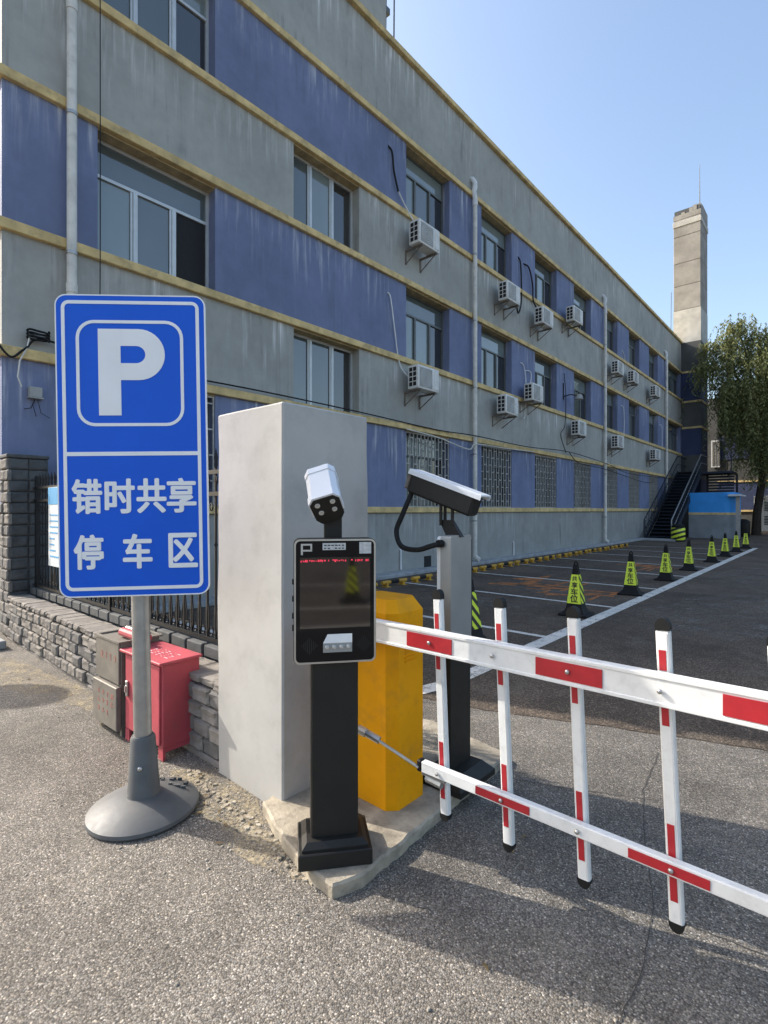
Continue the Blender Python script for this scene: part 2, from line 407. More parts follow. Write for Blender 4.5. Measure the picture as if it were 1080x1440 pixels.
for (x, y, sx, sy) in ((-4.6, 7.4, .9, .45), (-4.4, 9.3, .7, .3), (-1.0, 9, 1.2, 2.2), (-1.3, 14, 1.0, 2.5)):
    part('dust_patch', MB().face([(x+sx*math.cos(t)*random.uniform(.8, 1.1), y+sy*math.sin(t)*random.uniform(.8, 1.1), .0058) for t in [k*.4189 for k in range(15)]]), 'patch_dust', lot)
def crack(par, pts, wd, z):
    P = []; rr = random.Random(len(pts)*31+int(pts[0][0]*100))
    for a, b in zip(pts, pts[1:]):
        n = max(3, int(math.dist(a, b)/.05))
        for k in range(n): P.append((a[0]+(b[0]-a[0])*k/n+rr.uniform(-.004, .004), a[1]+(b[1]-a[1])*k/n+rr.uniform(-.004, .004)))
    P.append(pts[-1]); part('crack', strip(MB(), P, wd, z), 'crack', par)
crack(road, [(-.55, 1.2), (-.49, 1.6), (-.49, 1.81), (-.53, 2.13), (-.66, 2.5), (-.80, 2.99), (-.85, 3.51)], .0035, .003)
crack(road, [(-.49, 2.13), (-.4, 2.13), (-.19, 2.16), (.2, 2.1)], .0035, .0033)
crack(road, [(-1.35, 2.65), (-1.1, 2.75), (-.7, 2.95)], .004, .0036)
MAT['sand'] = worn('sand', (.44, .37, .25, 1), .45, .62, 6)
for i, (x, y, sx, sy) in enumerate(((-2.45, 1.46, .42, .14), (-4.7, 1.5, .6, .12), (-5.6, 1.35, .8, .2), (-1.95, 1.36, .3, .10))):
    part('sand_patch', MB().face([(x+sx*math.cos(t)*random.uniform(.75, 1.15), y+sy*math.sin(t)*random.uniform(.75, 1.15), .0022+.0003*i) for t in [k*.2856 for k in range(22)]]), 'sand', road)
crack(lot, [(-2.4, 7.2), (-1.4, 7.6), (-.6, 7.7), (.5, 8.4)], .02, .0056); crack(lot, [(-.7, 7.8), (-.75, 9.6), (-.3, 12)], .015, .0054)

# loose stones and litter near the pad
mb = MB(); rr = random.Random(3)
for k in range(420):
    if k < 260: x, y = rr.gauss(-2.35, .45), rr.gauss(1.42, .13)
    else: x, y = rr.uniform(-7, .8), rr.uniform(.6, 1.6)
    sz = rr.uniform(.003, .009)
    mb.lathe([(0, 0), (sz, sz*.3), (sz*.7, sz*.9), (0, sz*1.1)], 5, T(x, y, -.001) @ Matrix.Rotation(rr.uniform(0, 6), 4, 'Z') @ Matrix.Diagonal((1, rr.uniform(.6, 1), rr.uniform(.6, 1), 1)))
o = part('loose_gravel', mb, 'pebble', None, kind='stuff')
mb = MB()
for k in range(46):
    x, y = (rr.gauss(-2.4, .25), rr.gauss(1.38, .09)) if k < 22 else (rr.uniform(-6.8, -3.2), rr.uniform(1.3, 1.6)) if k < 36 else (rr.uniform(-1.4, .4), rr.uniform(1.2, 3.2))
    a = rr.uniform(0, 6.28); l, wd = rr.uniform(.012, .028), rr.uniform(.004, .009); c, s_ = math.cos(a), math.sin(a); z = .006
    mb.face([(x-c*l, y-s_*l, z), (x+s_*wd, y-c*wd, z+rr.uniform(0, .012)), (x+c*l, y+s_*l, z+.004), (x-s_*wd, y+c*wd, z+rr.uniform(0, .01))])
part('fallen_leaves', mb, 'dry_leaf', None, kind='stuff')

# ================================================================== OFFICE BUILDING
FX = -7.7; Y0, Y1 = 1.66, 37.28
bld = thing('office_building', 'long three-storey grey and blue streaked building with ochre bands and many windows', 'building', (FX, Y0, 0))
bld.location = (0, 0, 0)
part('core_wall', B(-19, Y0, 0, FX-.3, Y1, 12.05), 'grey_paint', bld)
bands = [1.5, 3.45, 5.0, 6.85, 8.45, 10.2]
for i, z in enumerate(bands):
    mb = B(FX-.299, Y0-.06, z-.065, FX+.07, Y1-.004, z+.065, bevel=.008)
    mb.box(-19, Y0-.06, z-.065, FX-.299, Y0+.002, z+.065)
    part('string_course', mb, 'ochre', bld)
part('parapet_cap', B(-19, Y0-.09, 12.06, FX+.10, Y1-.004, 12.19, bevel=.01), 'ochre', bld)
part('roof_block', B(-14, 2.0, 12.19, FX-.8, 9.7, 16.2), 'grey_paint', bld)
part('roof_aerial', MB().tube([(-8.6, 10.1, 12.1), (-8.6, 10.15, 16.5)], .02, 6).tube([(-8.55, 9.72, 12.1), (-8.5, 9.74, 16)], .015, 5).box(-8.65, 9.7, 13.9, -8.5, 9.85, 14.05), 'dark_frame', bld)
WIN = [(2.75, 4.54), (9.5, 11.3), (12.9, 14.7), (16.33, 18.08), (19.68, 21.47), (23.2, 24.8), (26.5, 28.2), (29.95, 31.7), (33.72, 37.0)]
HALF = [(6.16, 7.92)]
zones = [(0, 1.43, 'base_paint', []), (1.57, 3.38, 'blue_paint', WIN), (3.52, 4.93, 'grey_paint', HALF), (5.07, 6.78, 'blue_paint', WIN),
         (6.92, 8.38, 'grey_paint', HALF), (8.52, 10.13, 'blue_paint', WIN), (10.27, 12.06, 'grey_paint', [])]
for zi, (za, zb, mt, ops) in enumerate(zones):
    za -= .006; zb += .006
    if zi == 0: za = 0
    y = Y0
    for a, b in ops + [(Y1, None)]:
        part('wall_panel', B(FX-.298, y, za, FX, a, zb), mt, bld)
        y = b
    for wi, (a, b) in enumerate(ops):
        wide = b - a; ground = zi == 1
        light = wi == 0 and not ground
        fm = 'alu' if light or ops is HALF else 'dark_frame'
        xg = FX-.235; t = .045
        # soffit plate under the band
        z0, z1 = za+.012, zb-.03
        tr = z0+(z1-z0)*.68
        fr = MB()
        fr.box(xg-.03, a, z1, FX-.012, b, zb-.004)          # soffit and head board
        so_ = part('window_head', fr, 'soffit', bld)
        f = MB()
        for (ya, yb, zc, zd) in ((a, a+t, z0, z1), (b-t, b, z0, z1), (a+t, b-t, z0, z0+t), (a+t, b-t, z1-t, z1)): f.box(xg-.03, ya, zc, xg+.03, yb, zd)
        n = 3 if wide < 2.5 else 5
        noTr = ops is HALF
        top = z1-t if noTr else tr
        if not noTr: f.box(xg-.028, a+t, tr, xg+.028, b-t, tr+t)
        for k in range(1, n):
            ym = a+(b-a)*k/n
            f.box(xg-.028, ym-t*.7, z0+t, xg+.036, ym+t*.7, top)
            if light: f.box(xg+.0, ym-t*1.5, z0+t, xg+.02, ym-t*.75, top)
        wo = part('window', f, fm, bld)
        for k in range(n):
            ya, yb = a+(b-a)*k/n, a+(b-a)*(k+1)/n
            r_ = random.random()
            mt_ = 'void' if (light and k == 2 and zi == 3) else ('glass_c' if k == n-1 else ('glass_a' if r_ < .55 else 'glass_b'))
            part('pane', B(xg-.02, ya+.02, z0+.02, xg-.006+.001*k, yb-.02, top+.01), mt_, wo)
        if not noTr: part('pane', B(xg-.021, a+.02, tr+.02, xg-.004, b-.02, z1-.02), 'glass_a' if random.random() < .6 else 'glass_b', wo)
        if ground:
            gr = MB(); xx = FX-.03; nb = max(8, int(round((b-a)/.145)))
            for k in range(nb+1):
                yy = a+.02+(b-a-.04)*k/nb
                gr.box(xx-.012, yy-.012, za+.02, xx+.012, yy+.012, zb-.05)
            for k in range(nb):
                ya, yb = a+.02+(b-a-.04)*k/nb+.012, a+.02+(b-a-.04)*(k+1)/nb-.012
                for q in range(4):
                    zz = za+.2+.42*q+(.21 if k % 2 else 0)
                    if zz < zb-.1: gr.box(xx-.008, ya, zz-.012, xx+.008, yb, zz+.012)
            gr.box(xx-.013, a, za+.004, xx+.013, b, za+.03); gr.box(xx-.013, a, zb-.06, xx+.013, b, zb-.035)
            part('window_grille', gr, 'grille', wo)
# things fixed to the base wall
part('vent_opening', B(FX-.02, 10.2, .06, FX+.01, 10.48, .36), 'void', bld)
for y, z0, z1 in ((9.27, .12, .58), (14.78, .08, .52)):
    part('waste_pipe', MB().tube([(FX+.03, y, z0), (FX+.03, y, z1-.03), (FX+.0, y, z1)], .022, 8), 'pvc_white', bld)
part('plinth_kerb', B(FX, 2.06, 0, FX+.34, 29, .09, bevel=.012), 'kerb', None, kind='structure')

# drainpipes
def drainpipe(y, ztop, zbot, label, through=False, mat='pvc'):
    t = thing('drainpipe', label, 'drainpipe', (FX+.13, y, 0), 0, 'drainpipes down the facade')
    mb = MB().tube([(0, 0, zbot), (0, 0, ztop)], .06, 12)
    part('pipe', mb, mat, t)
    if not through:
        e = MB().tube([(0, 0, ztop-.05), (0, 0, ztop+.12), (-.03, -.02, ztop+.3), (-.0, 0, ztop+.42), (-.02, .02, ztop+.55), (-.09, .02, ztop+.68), (-.2, 0, ztop+.72)], .068, 10)
        e.tube([(0, 0, ztop-.1), (0, 0, ztop+.05)], .074, 12)
        part('elbow', e, 'pvc_white', t)
    if zbot < .5:
        part('shoe', MB().tube([(0, 0, zbot+.12), (0, 0, zbot+.04), (.05, 0, zbot-.02), (.14, 0, zbot-.06)], .064, 10), mat, t)
    z = 1.2
    while z < min(ztop, 12):
        part('clip', MB().tube([(0, 0, z-.02), (0, 0, z+.02)], .071, 12).box(-.13, -.012, z-.012, 0, .012, z+.012), 'galv', t); z += 1.83
    for zz in (4.4, 8.1):
        part('coupling', MB().tube([(0, 0, zz-.06), (0, 0, zz+.06)], .068, 12), mat, t)
drainpipe(2.39, 12.05, .1, 'weathered drainpipe behind the blue parking sign, nearest the building corner', True)
drainpipe(12.35, 9.95, .2, 'white drainpipe from the elbow under the parapet, right of the first air conditioner column')
drainpipe(22.8, 9.95, .2, 'white drainpipe in the middle of the facade between two window groups')
drainpipe(33.1, 9.95, .2, 'far drainpipe next to the outside stairs')

# air conditioners
def make_ac(label):
    t = thing('air_conditioner', label, 'air conditioner', (FX, 0, 0), 0, 'air conditioners on the facade')
    part('casing', B(.2, 0, 0, .5, .8, .54, bevel=.018, seg=2), 'ac_white', t)
    part('front_panel', B(.495, .06, .05, .506, .53, .49, bevel=.004), 'ac_grey', t)
    f = MB()
    for r_ in (.06, .11, .16, .2): f.tube([(.508, .295+r_*math.cos(a), .27+r_*math.sin(a)) for a in [k*math.pi/12 for k in range(25)]], .004, 4)
    part('fan_guard', f, 'ac_white', t)
    part('service_cover', B(.495, .6, .05, .509, .77, .49, bevel=.005), 'ac_white', t)
    v = MB()
    for i in range(2):
        for j in range(4): v.box(.245+.115*i, -.004, .06+.112*j, .335+.115*i, .002, .15+.112*j)
    part('side_vent', v, 'void', t)
    for y in (.12, .68):
        b = MB(); b.box(0, y-.02, -.045, .5, y+.02, -.004); b.tube([(.02, y, -.32), (.46, y, -.04)], .014, 5); b.box(0, y-.02, -.34, .02, y+.02, -.045)
        part('bracket', b, 'rust_steel', t)
    return t
ACS = [(9.36, 7.6, 'top-floor air conditioner left of the first white elbow drainpipe, with a black and white hose'),
       (13.5, 7.57, 'top-floor air conditioner just right of the first white elbow drainpipe'),
       (15.85, 7.52, 'top-floor air conditioner under a looping black hose, second after the drainpipe'),
       (18.42, 8.3, 'air conditioner mounted higher than the others, in front of a top-floor window'),
       (23.3, 7.4, 'top-floor air conditioner just right of the middle drainpipe'),
       (25.55, 7.42, 'top-floor air conditioner second right of the middle drainpipe'),
       (29.3, 7.4, 'top-floor air conditioner nearest the far drainpipe'),
       (9.32, 4.27, 'second-floor air conditioner with a thin white hose, left of the first elbow drainpipe'),
       (13.4, 4.28, 'second-floor air conditioner on the wall just right of the first elbow drainpipe'),
       (15.12, 4.92, 'second-floor air conditioner raised in front of a window beside white hoses'),
       (18.88, 4.25, 'second-floor air conditioner below a wall lamp, left of the middle drainpipe'),
       (23.3, 4.18, 'second-floor air conditioner just right of the middle drainpipe'),
       (29.3, 4.1, 'second-floor air conditioner nearest the outside stairs')]
ac0 = None; acs = []
for y, z, lb in ACS:
    if ac0 is None: ac0 = make_ac(lb); o = ac0; o.location = (FX, y, z)
    else: o = dup(ac0, (FX, y, z), 0, lb); o.rotation_euler = (R(random.uniform(-1.2, 1.2)), 0, R(random.uniform(-2, 2)))
    acs.append(o)
def hose(i, pts, r, mat):
    y, z = ACS[i][:2]
    P = [Vector((.03+px, a-y, b-z)) for px, a, b in pts]
    Q = []
    for k in range(len(P)-1):
        p0, p1, p2, p3 = P[max(k-1, 0)], P[k], P[k+1], P[min(k+2, len(P)-1)]
        for q in range(6):
            t = q/6; Q.append(.5*((2*p1)+(p2-p0)*t+(2*p0-5*p1+4*p2-p3)*t*t+(3*p1-p0-3*p2+p3)*t**3))
    Q.append(P[-1]); part('hose', MB().tube(Q, r, 6), mat, acs[i])
hose(0, [(-.05, 8.86, 9.75), (.03, 8.92, 9.6), (.03, 8.99, 9.2), (.03, 9.14, 8.8)],   .024, 'black_rubber')
hose(0, [(.03, 9.14, 8.82), (.07, 9.35, 8.55), (.2, 9.5, 8.2)], .015, 'pvc_white')
hose(1, [(-.05, 15.15, 9.5), (.04, 15.2, 9.3), (.04, 15.26, 8.6), (.05, 15.2, 8.0), (.1, 14.9, 7.6), (.3, 14.35, 7.75)],   .024, 'black_rubber')
hose(2, [(-.05, 15.45, 9.42), (.05, 15.7, 9.35), (.05, 15.97, 8.9), (.05, 16.02, 8.4), (.05, 16.3, 8.2), (.2, 16.5, 7.95)],   .024, 'black_rubber')
hose(4, [(-.05, 25.3, 9.0), (.04, 25.5, 8.9), (.04, 25.9, 8.5), (.04, 25.8, 8.0)], .016, 'pvc_white')
hose(7, [(-.05, 8.82, 6.4), (.03, 8.88, 6.3), (.03, 9.04, 5.5), (.03, 9.16, 4.95), (.06, 9.3, 4.7), (.2, 9.5, 4.5)], .015, 'pvc_white')
hose(9, [(-.05, 15.3, 6.2), (.04, 15.4, 6.1), (.04, 15.55, 5.6), (.04, 15.5, 4.6), (.1, 15.2, 4.4)], .015, 'pvc_white')
hose(9, [(-.05, 15.6, 6.0), (.05, 15.85, 6.0), (.06, 15.9, 5.8), (.1, 15.7, 5.4)], .015, 'pvc_white')
hose(11, [(-.05, 25.3, 6.3), (.04, 25.5, 6.2), (.04, 25.6, 5.4), (.04, 25.4, 4.4)], .014, 'pvc_white')
hose(12, [(-.05, 31.8, 6.2), (.04, 31.95, 6.1), (.04, 32, 5.0)], .014, 'pvc_white')
hose(10, [(.03, 18.6, 6.5), (.05, 18.7, 5.6), (.05, 18.6, 4.6), (.05, 18.2, 4.2), (.05, 18.7, 3.6)], .014, 'black_rubber')

# lamp, box and cables on the wall
t = thing('wall_lamp', 'grey lamp on an arm beside a second-floor window', 'lamp', (FX, 19.0, 5.65))
part('arm', MB().tube([(-.02, -.35, .0), (.25, -.3, .06), (.4, -.05, .05)], .02, 6).tube([(.02, -.35, .5), (.02, -.35, -.1)], .02, 6), 'black_metal', t)
part('lamp_head', MB().lathe([(.03, .1), (.12, .08), (.16, -.08), (.13, -.1), (.0, -.1)], 14, T(.42, .05, 0)), 'ac_grey', t)
t = thing('junction_box', 'small grey junction box with loose wires on the wall above the stone pillar', 'electrical box', (FX, 2.0, 2.98))
part('box', B(0, -.07, -.06, .09, .07, .07, bevel=.006).box(0, -.08, -.075, .1, .08, -.06), 'ac_grey', t)
part('wire', MB().tube([(.05, .0, -.07), (.06, -.05, -.2), (.04, -.12, -.22)], .005, 5).tube([(.05, .02, -.07), (.06, .06, -.25), (.05, .16, -.3)], .004, 5).tube([(.05, .0, -.07), (.06, -.03, -.16), (.05, .01, -.3)], .004, 5), 'black_rubber', t)
t = thing('cable_coil', 'dark coil of cable on the ochre band above the junction box', 'cable', (FX+.1, 2.02, 3.64))
part('coil', MB().tube([(.0+.02*math.sin(a*3), .12*math.cos(a), .035*math.sin(a)+.006*a) for a in [k*.35 for k in range(56)]], .014, 5), 'black_rubber', t)
part('tail', MB().tube([(0, -.1, -.0), (0, -.12, -.12), (.01, -.2, -.3), (0, -.22, -.5), (0, -.18, -.62)], .009, 5), 'pvc', t)
def cable(label, pts, r, mat='black_rubber'):
    P = [Vector((FX+.1+dx, y, z)) for dx, y, z in pts]; Q = []
    for k in range(len(P)-1):
        p0, p1, p2, p3 = P[max(k-1, 0)], P[k], P[k+1], P[min(k+2, len(P)-1)]
        for q in range(5):
            t = q/5; Q.append(.5*((2*p1)+(p2-p0)*t+(2*p0-5*p1+4*p2-p3)*t*t+(3*p1-p0-3*p2+p3)*t**3))
    Q.append(P[-1]); tag(part('cable', MB().tube(Q, r, 5), mat, None), label, 'cable', 'cables along the facade')
cable('thin black cable sagging along the lowest ochre window band to the far end', [(0, 1.6, 3.5), (.02, 1.73, 3.36), (0, 1.88, 3.5), (0, 2.1, 3.66), (0, 3, 3.52), (0, 4.4, 3.56), (0, 5.8, 3.57), (0, 8, 3.55), (0, 10.6, 3.5), (.1, 12.3, 3.52), (.1, 15.3, 3.5), (.1, 18.7, 3.62), (.1, 22.8, 3.45), (.1, 26, 3.2), (.1, 33, 3.3)], .014)
cable('pale cable drooping below the band around the first elbow drainpipe', [(0, 9.4, 3.38), (.05, 10.6, 3.3), (.1, 11.9, 3.12), (.1, 12.3, 3.3), (.05, 14, 3.34), (.02, 16, 3.4)], .016, 'pvc')
cable('black cable loop hanging beside the near corner drainpipe', [(.02, 2.75, 12.0), (.02, 2.74, 9), (.02, 2.74, 5.2), (.02, 2.73, 3.6)], .007)
cable('black cable running slack across the far ground-floor band', [(.1, 18.7, 3.62), (.12, 19.4, 3.3), (.12, 20.5, 3.25), (.12, 22.7, 3.2), (.12, 28, 2.9), (.12, 30, 3.0)], .014)

# ================================================================== CHIMNEY TOWER, FAR WING, STAIR, BOOTH
tw = thing('chimney_tower', 'tall square concrete chimney tower with a thin rod rising above the roofline', 'tower', (-7.4, 37.3, 0)); tw.location = (0, 0, 0)
TX0, TX1, TY0, TY1 = -8.15, -6.62, 37.3, 39.46
zc = 0
mb = MB()
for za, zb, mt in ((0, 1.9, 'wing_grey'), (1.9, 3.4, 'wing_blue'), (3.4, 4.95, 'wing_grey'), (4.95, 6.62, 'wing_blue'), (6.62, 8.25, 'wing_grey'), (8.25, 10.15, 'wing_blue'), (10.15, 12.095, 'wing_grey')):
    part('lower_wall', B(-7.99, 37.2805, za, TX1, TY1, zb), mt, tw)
for z in (1.9, 6.68, 8.32, 10.2):
    part('string_course', B(-7.66, TY0-.06, z-.06, TX1+.06, TY1+.03, z+.06), 'ochre', tw)
part('shaft_base', B(TX0, TY0, 12.1, TX1, TY1, 14.2).box(TX0, TY0+.6, 11, -7.7, TY1, 12.1), 'chimney_pale', tw)
zz = [14.2, 15.75, 17.2, 18.9, 20.0]
for a, b in zip(zz, zz[1:]):
    part('concrete_panel', B(TX0+.01, TY0+.01, a+.02, TX1-.01, TY1-.01, b, bevel=.02), 'chimney', tw)
part('joint', B(TX0+.05, TY0+.05, 14.2, TX1-.05, TY1-.05, 20.6), 'dark_or_shaded_stone', tw)
part('top_band', B(TX0-.03, TY0-.03, 19.55, TX1+.03, TY1+.03, 19.9, bevel=.02), 'chimney_pale', tw)
mb = MB().box(TX0, TY0, 20.0, TX1, TY1, 20.3)
for k in range(7): mb.box(TX0+.22*k, TY0+random.uniform(0, .1), 20.3, TX0+.22*k+.2, TY0+.5, 20.3+.06*k+random.uniform(0, .1))
mb.box(TX0+.5, TY0+.5, 20.3, TX1, TY1, 20.75)
part('broken_top', mb, 'chimney', tw)
part('lightning_rod', MB().tube([(TX1-.1, TY0+.2, 20.3), (TX1-.1, TY0+.2, 23.2)], [.035, .012], 6), 'dark_frame', tw)
part('side_rod', MB().tube([(TX0-.15, TY0, 12), (TX0-.12, TY0, 15.5)], .02, 5).tube([(TX0-.3, TY0, 12), (TX0-.28, TY0, 13)], .05, 6), 'dark_frame', tw)

wg = thing('rear_building', 'shaded low building wing behind the outside stairs and the trees', 'building', (0, 43, 0)); wg.location = (0, 0, 0)
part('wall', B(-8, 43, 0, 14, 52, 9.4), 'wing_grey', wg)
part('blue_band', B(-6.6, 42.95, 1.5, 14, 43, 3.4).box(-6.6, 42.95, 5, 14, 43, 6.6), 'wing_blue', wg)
part('string_course', B(-6.6, 42.9, 1.38, 14, 42.997, 1.5).box(-6.6, 42.9, 3.4, 14, 42.997, 3.52), 'ochre', wg)
wd = part('lattice_window', MB().box(-6.98, 42.86, 4.5, -6.45, 42.94, 6.4), 'white_metal', wg)
f = MB()
for k in range(3): f.box(-6.9+.17*k, 42.84, 4.6, -6.8+.17*k, 42.862, 6.3)
part('pane', f, 'curtain', wd)
for x in (-2.2, 1.2, 4.6):
    wo = part('window', MB().box(x, 42.9, 5.1, x+1.6, 42.97, 6.5), 'dark_frame', wg)
    part('pane', B(x+.06, 42.88, 5.16, x+.78, 42.902, 6.44).box(x+.84, 42.88, 5.16, x+1.54, 42.902, 6.44), 'glass_b', wo)

st = thing('outside_stairs', 'dark blue steel stairs climbing along the far end of the facade', 'stairs', (-6.85, 28.3, 0)); st.location = (0, 0, 0)
n = 21; ya, yb, zt = 28.2, 35.0, 3.75; xl, xr = -7.42, -6.2
tread_me = None
for k in range(n):
    y = ya+(yb-ya)*k/n; z = zt*(k+1)/n
    if tread_me is None: tread_me = B(xl+.05, 0, -.03, xr-.05, .31, 0).mesh('tread', 'stair_steel')
    o = link('tread', tread_me, st); o.location = (0, y, z)
part('riser_backing', MB().face([(xl+.06, ya+.08, .0), (xr-.06, ya+.08, .0), (xr-.06, yb+.08, zt-.08), (xl+.06, yb+.08, zt-.08)]), 'stair_steel', st)
for x in (xl, xr):
    sl_ = (zt)/(yb-ya)
    mb = MB(); P = [(ya-.25, 0), (ya+.1, 0), (yb, zt-.25), (yb, zt+.1), (ya-.1, .12)]
    b = [(x-.025, y, z) for y, z in P]; c = [(x+.025, y, z) for y, z in P]
    mb.face(b); mb.face(c[::-1])
    for i in range(5): mb.face([b[i], c[i], c[(i+1) % 5], b[(i+1) % 5]])
    part('stringer', mb, 'stair_steel', st)
    part('handrail', MB().tube([(x, ya-.2, 0), (x, ya-.2, 1.0), (x, yb, zt+.98), (x, 37.2, zt+.98)], .03, 6).tube([(x, ya, .55), (x, yb, zt+.5), (x, 37.2, zt+.5)], .02, 5), 'galv' if x == xr else 'stair_steel', st)
    mb = MB()
    for k in range(24):
        y = ya+(yb-ya)*k/24; z = zt*k/24; mb.box(x-.012, y-.012, z+.1, x+.012, y+.012, z+1.0)
    for k in range(7): y = yb+.3*k; mb.box(x-.012, y-.012, zt, x+.012, y+.012, zt+.98)
    part('balusters', mb, 'stair_steel', st)
part('landing', B(xl, yb, zt-.14, -4.7, 37.25, zt-.03).box(-4.75, yb, zt-.03, -4.7, yb+.05, zt+.98), 'stair_steel', st)
for x in (-6.25, -4.75):
    part('support_post', B(x, 36.9, 0, x+.1, 37.0, zt-.14), 'stair_steel', st)
mb = MB()
for k in range(7): mb.box(-6.1, 36.2, 2.55+.17*k, -4.75, 36.24, 2.66+.17*k)
part('dark_screen', mb, 'stair_steel', st)
part('step_slab', B(xl-.1, 27.3, 0, xr+.3, 28.15, .1, bevel=.02), 'kerb', st)

bt = thing('booth', 'rounded booth wall painted bright blue above and grey below, right of the outside stairs', 'booth', (-5.2, 32, 0))
def rounded(x0, x1, y0, y1, r):
    P = [(x0, y1), (x0, y0)]
    for k in range(7): t = R(-90+15*k); P.append((x1-r+r*math.cos(t), y0+r+r*math.sin(t)))
    P.append((x1, y1)); return P
part('lower_wall', MB().plan(rounded(-1.05, 1.0, 0, 2.4, .45), 0, 1.24), 'booth_grey', bt)
part('band', MB().plan(rounded(-1.06, 1.015, -.015, 2.4, .46), 1.24, 1.36), 'ochre', bt)
part('upper_wall', MB().plan(rounded(-1.05, 1.0, 0, 2.4, .45), 1.36, 2.42), 'booth_blue', bt)
part('canopy', B(.75, -.2, 2.2, 1.4, 1.0, 2.27).box(.8, -.2, 2.27, 1.3, .6, 2.31), 'white_metal', bt)
part('canopy_post', B(1.08, .0, 0, 1.24, .16, 2.2), 'grille', bt)
t = thing('striped_barrel', 'black and yellow striped barrel at the foot of the outside stairs', 'barrel', (-5.85, 27.7, 0))
part('drum', MB().lathe([(.27, .06), (.30, .12), (.30, .6), (.27, .66)], 18), 'drum_stripes', t)
part('foot', MB().lathe([(.31, 0), (.31, .06), (.27, .08)], 18), 'cone_black', t)
part('lid', MB().lathe([(.28, .66), (.28, .74), (.2, .82), (0, .84)], 18), 'cone_black', t)
t = thing('louvred_cabinet', 'white louvred equipment cabinet behind the tree trunk at the right edge', 'cabinet', (-3.6, 41.4, 0))
part('body', B(-.75, 0, .1, 1.8, .9, 2.4, bevel=.03), 'white_metal', t)
for zc_ in (.55, 1.45):
    mb = MB()
    for k in range(6): mb.box(-.2, -.02, zc_+.1*k, .5, .004, zc_+.05+.1*k)
    part('louvre', mb, 'void', t)
t = thing('waste_bin', 'dark rounded bin between the booth and the tree trunk', 'bin', (-4.1, 34.6, 0))
part('body', MB().lathe([(.25, 0), (.3, .1), (.32, .75), (.29, .8)], 14), 'black_metal', t)
part('lid', MB().lathe([(.33, .8), (.3, .88), (.15, .98), (0, 1)], 14), 'black_rubber', t)

# ================================================================== TREES
def willow(loc, label, clumps, trunk, seed, nst):
    rr = random.Random(seed)
    t = thing('willow_tree', label, 'tree', loc, 0, 'willows at the far end')
    tb = MB(); tb.tube(trunk, [.27, .22, .19, .16, .11][:len(trunk)], 9)
    top = Vector(trunk[-1])
    limbs = MB()
    for c in clumps[::2]:
        c = Vector(c[:3]); a = Vector(trunk[2]).lerp(top, rr.uniform(0, 1)); m = a.lerp(c, .5)+Vector((0, 0, .7))
        limbs.tube([a, m, c], [.09, .055, .015], 5)
    part('trunk', tb, 'bark', t); part('limbs', limbs, 'bark', t)
    V = []; F = []
    tot = sum(c[3] for c in clumps)
    for c in clumps:
        for s_ in range(int(nst*c[3]/tot)):
            d = Vector((rr.gauss(0, 1), rr.gauss(0, 1), rr.gauss(0, .6)))*c[4]*.42
            p = Vector(c[:3])+d; out = Vector((d.x, d.y, 0))*.25; ln = rr.uniform(.8, 3.0)*c[5]
            nn = int(ln/.085); sway = Vector((rr.gauss(0, .15), rr.gauss(0, .15), 0))
            for k in range(nn):
                u = k/max(1, nn); q = p+out*math.sin(u*1.5)+sway*u*u+Vector((0, 0, .25*math.sin(min(u*6, 1.57))-ln*u))
                a = rr.uniform(0, 6.28); dn = Vector((math.cos(a)*.55, math.sin(a)*.55, -rr.uniform(.3, .9))).normalized()
                sd = dn.cross(Vector((rr.gauss(0, 1), rr.gauss(0, 1), rr.gauss(0, 1)))).normalized()*rr.uniform(.022, .042)
                L = rr.uniform(.13, .26); i = len(V)
                V += [q, q+dn*L*.45+sd, q+dn*L, q+dn*L*.45-sd]; F.append((i, i+1, i+2, i+3))
    me = bpy.data.meshes.new('crown'); me.from_pydata([tuple(v) for v in V], [], F); me.materials.append(MAT['leaf'])
    link('crown', me, t)
    return t
cl = [(-.9, -.5, 12.6, 10, .9, 1.0), (-1.5, -.8, 11.5, 9, .9, 1.0), (.2, 0, 11.9, 10, 1.2, 1.2), (-2.4, -1.3, 11.4, 4, .5, .7), (-2.2, -1.6, 10.1, 4, .5, .7), (-2.6, -2.0, 10.0, 3, .4, .6),
      (-1.2, -.6, 10.4, 12, 1.3, 1.2), (.5, -.7, 10.2, 14, 1.4, 1.4), (1.6, 0, 11.2, 10, 1.0, 1.2), (-1.3, -.6, 9.0, 12, 1.0, 1.1), (-.6, -1, 8.6, 16, 1.3, 1.3), (1.2, -.6, 8.6, 16, 1.4, 1.4),
      (-1.2, .2, 7.6, 9, .9, 1.1), (.3, .4, 7.2, 14, 1.2, 1.2), (1.8, 0, 7.0, 14, 1.2, 1.3), (-.1, -.6, 5.9, 10, 1.0, 1.1), (1.4, -.3, 5.4, 10, 1.1, 1.1), (2.4, .8, 9.2, 10, 1.2, 1.4)]
willow((-3.85, 37.6, 0), 'tall weeping willow with a leaning dark trunk right of the chimney tower', cl,
       [(0, 0, -.1), (.05, 0, 1.3), (.3, .1, 3.4), (.35, 0, 5.5), (.1, 0, 9)], 5, 1900)
cl2 = [(x*.9+.3, y, z+.3, wt, sp*1.1, ln) for (x, y, z, wt, sp, ln) in cl if x > -2]
willow((-2.3, 40.3, 0), 'second willow cut off by the right edge of the picture', cl2, [(0, 0, -.1), (0, 0, 1.5), (.1, .1, 3.5), (.1, 0, 5.5), (.1, 0, 9)], 9, 1100)

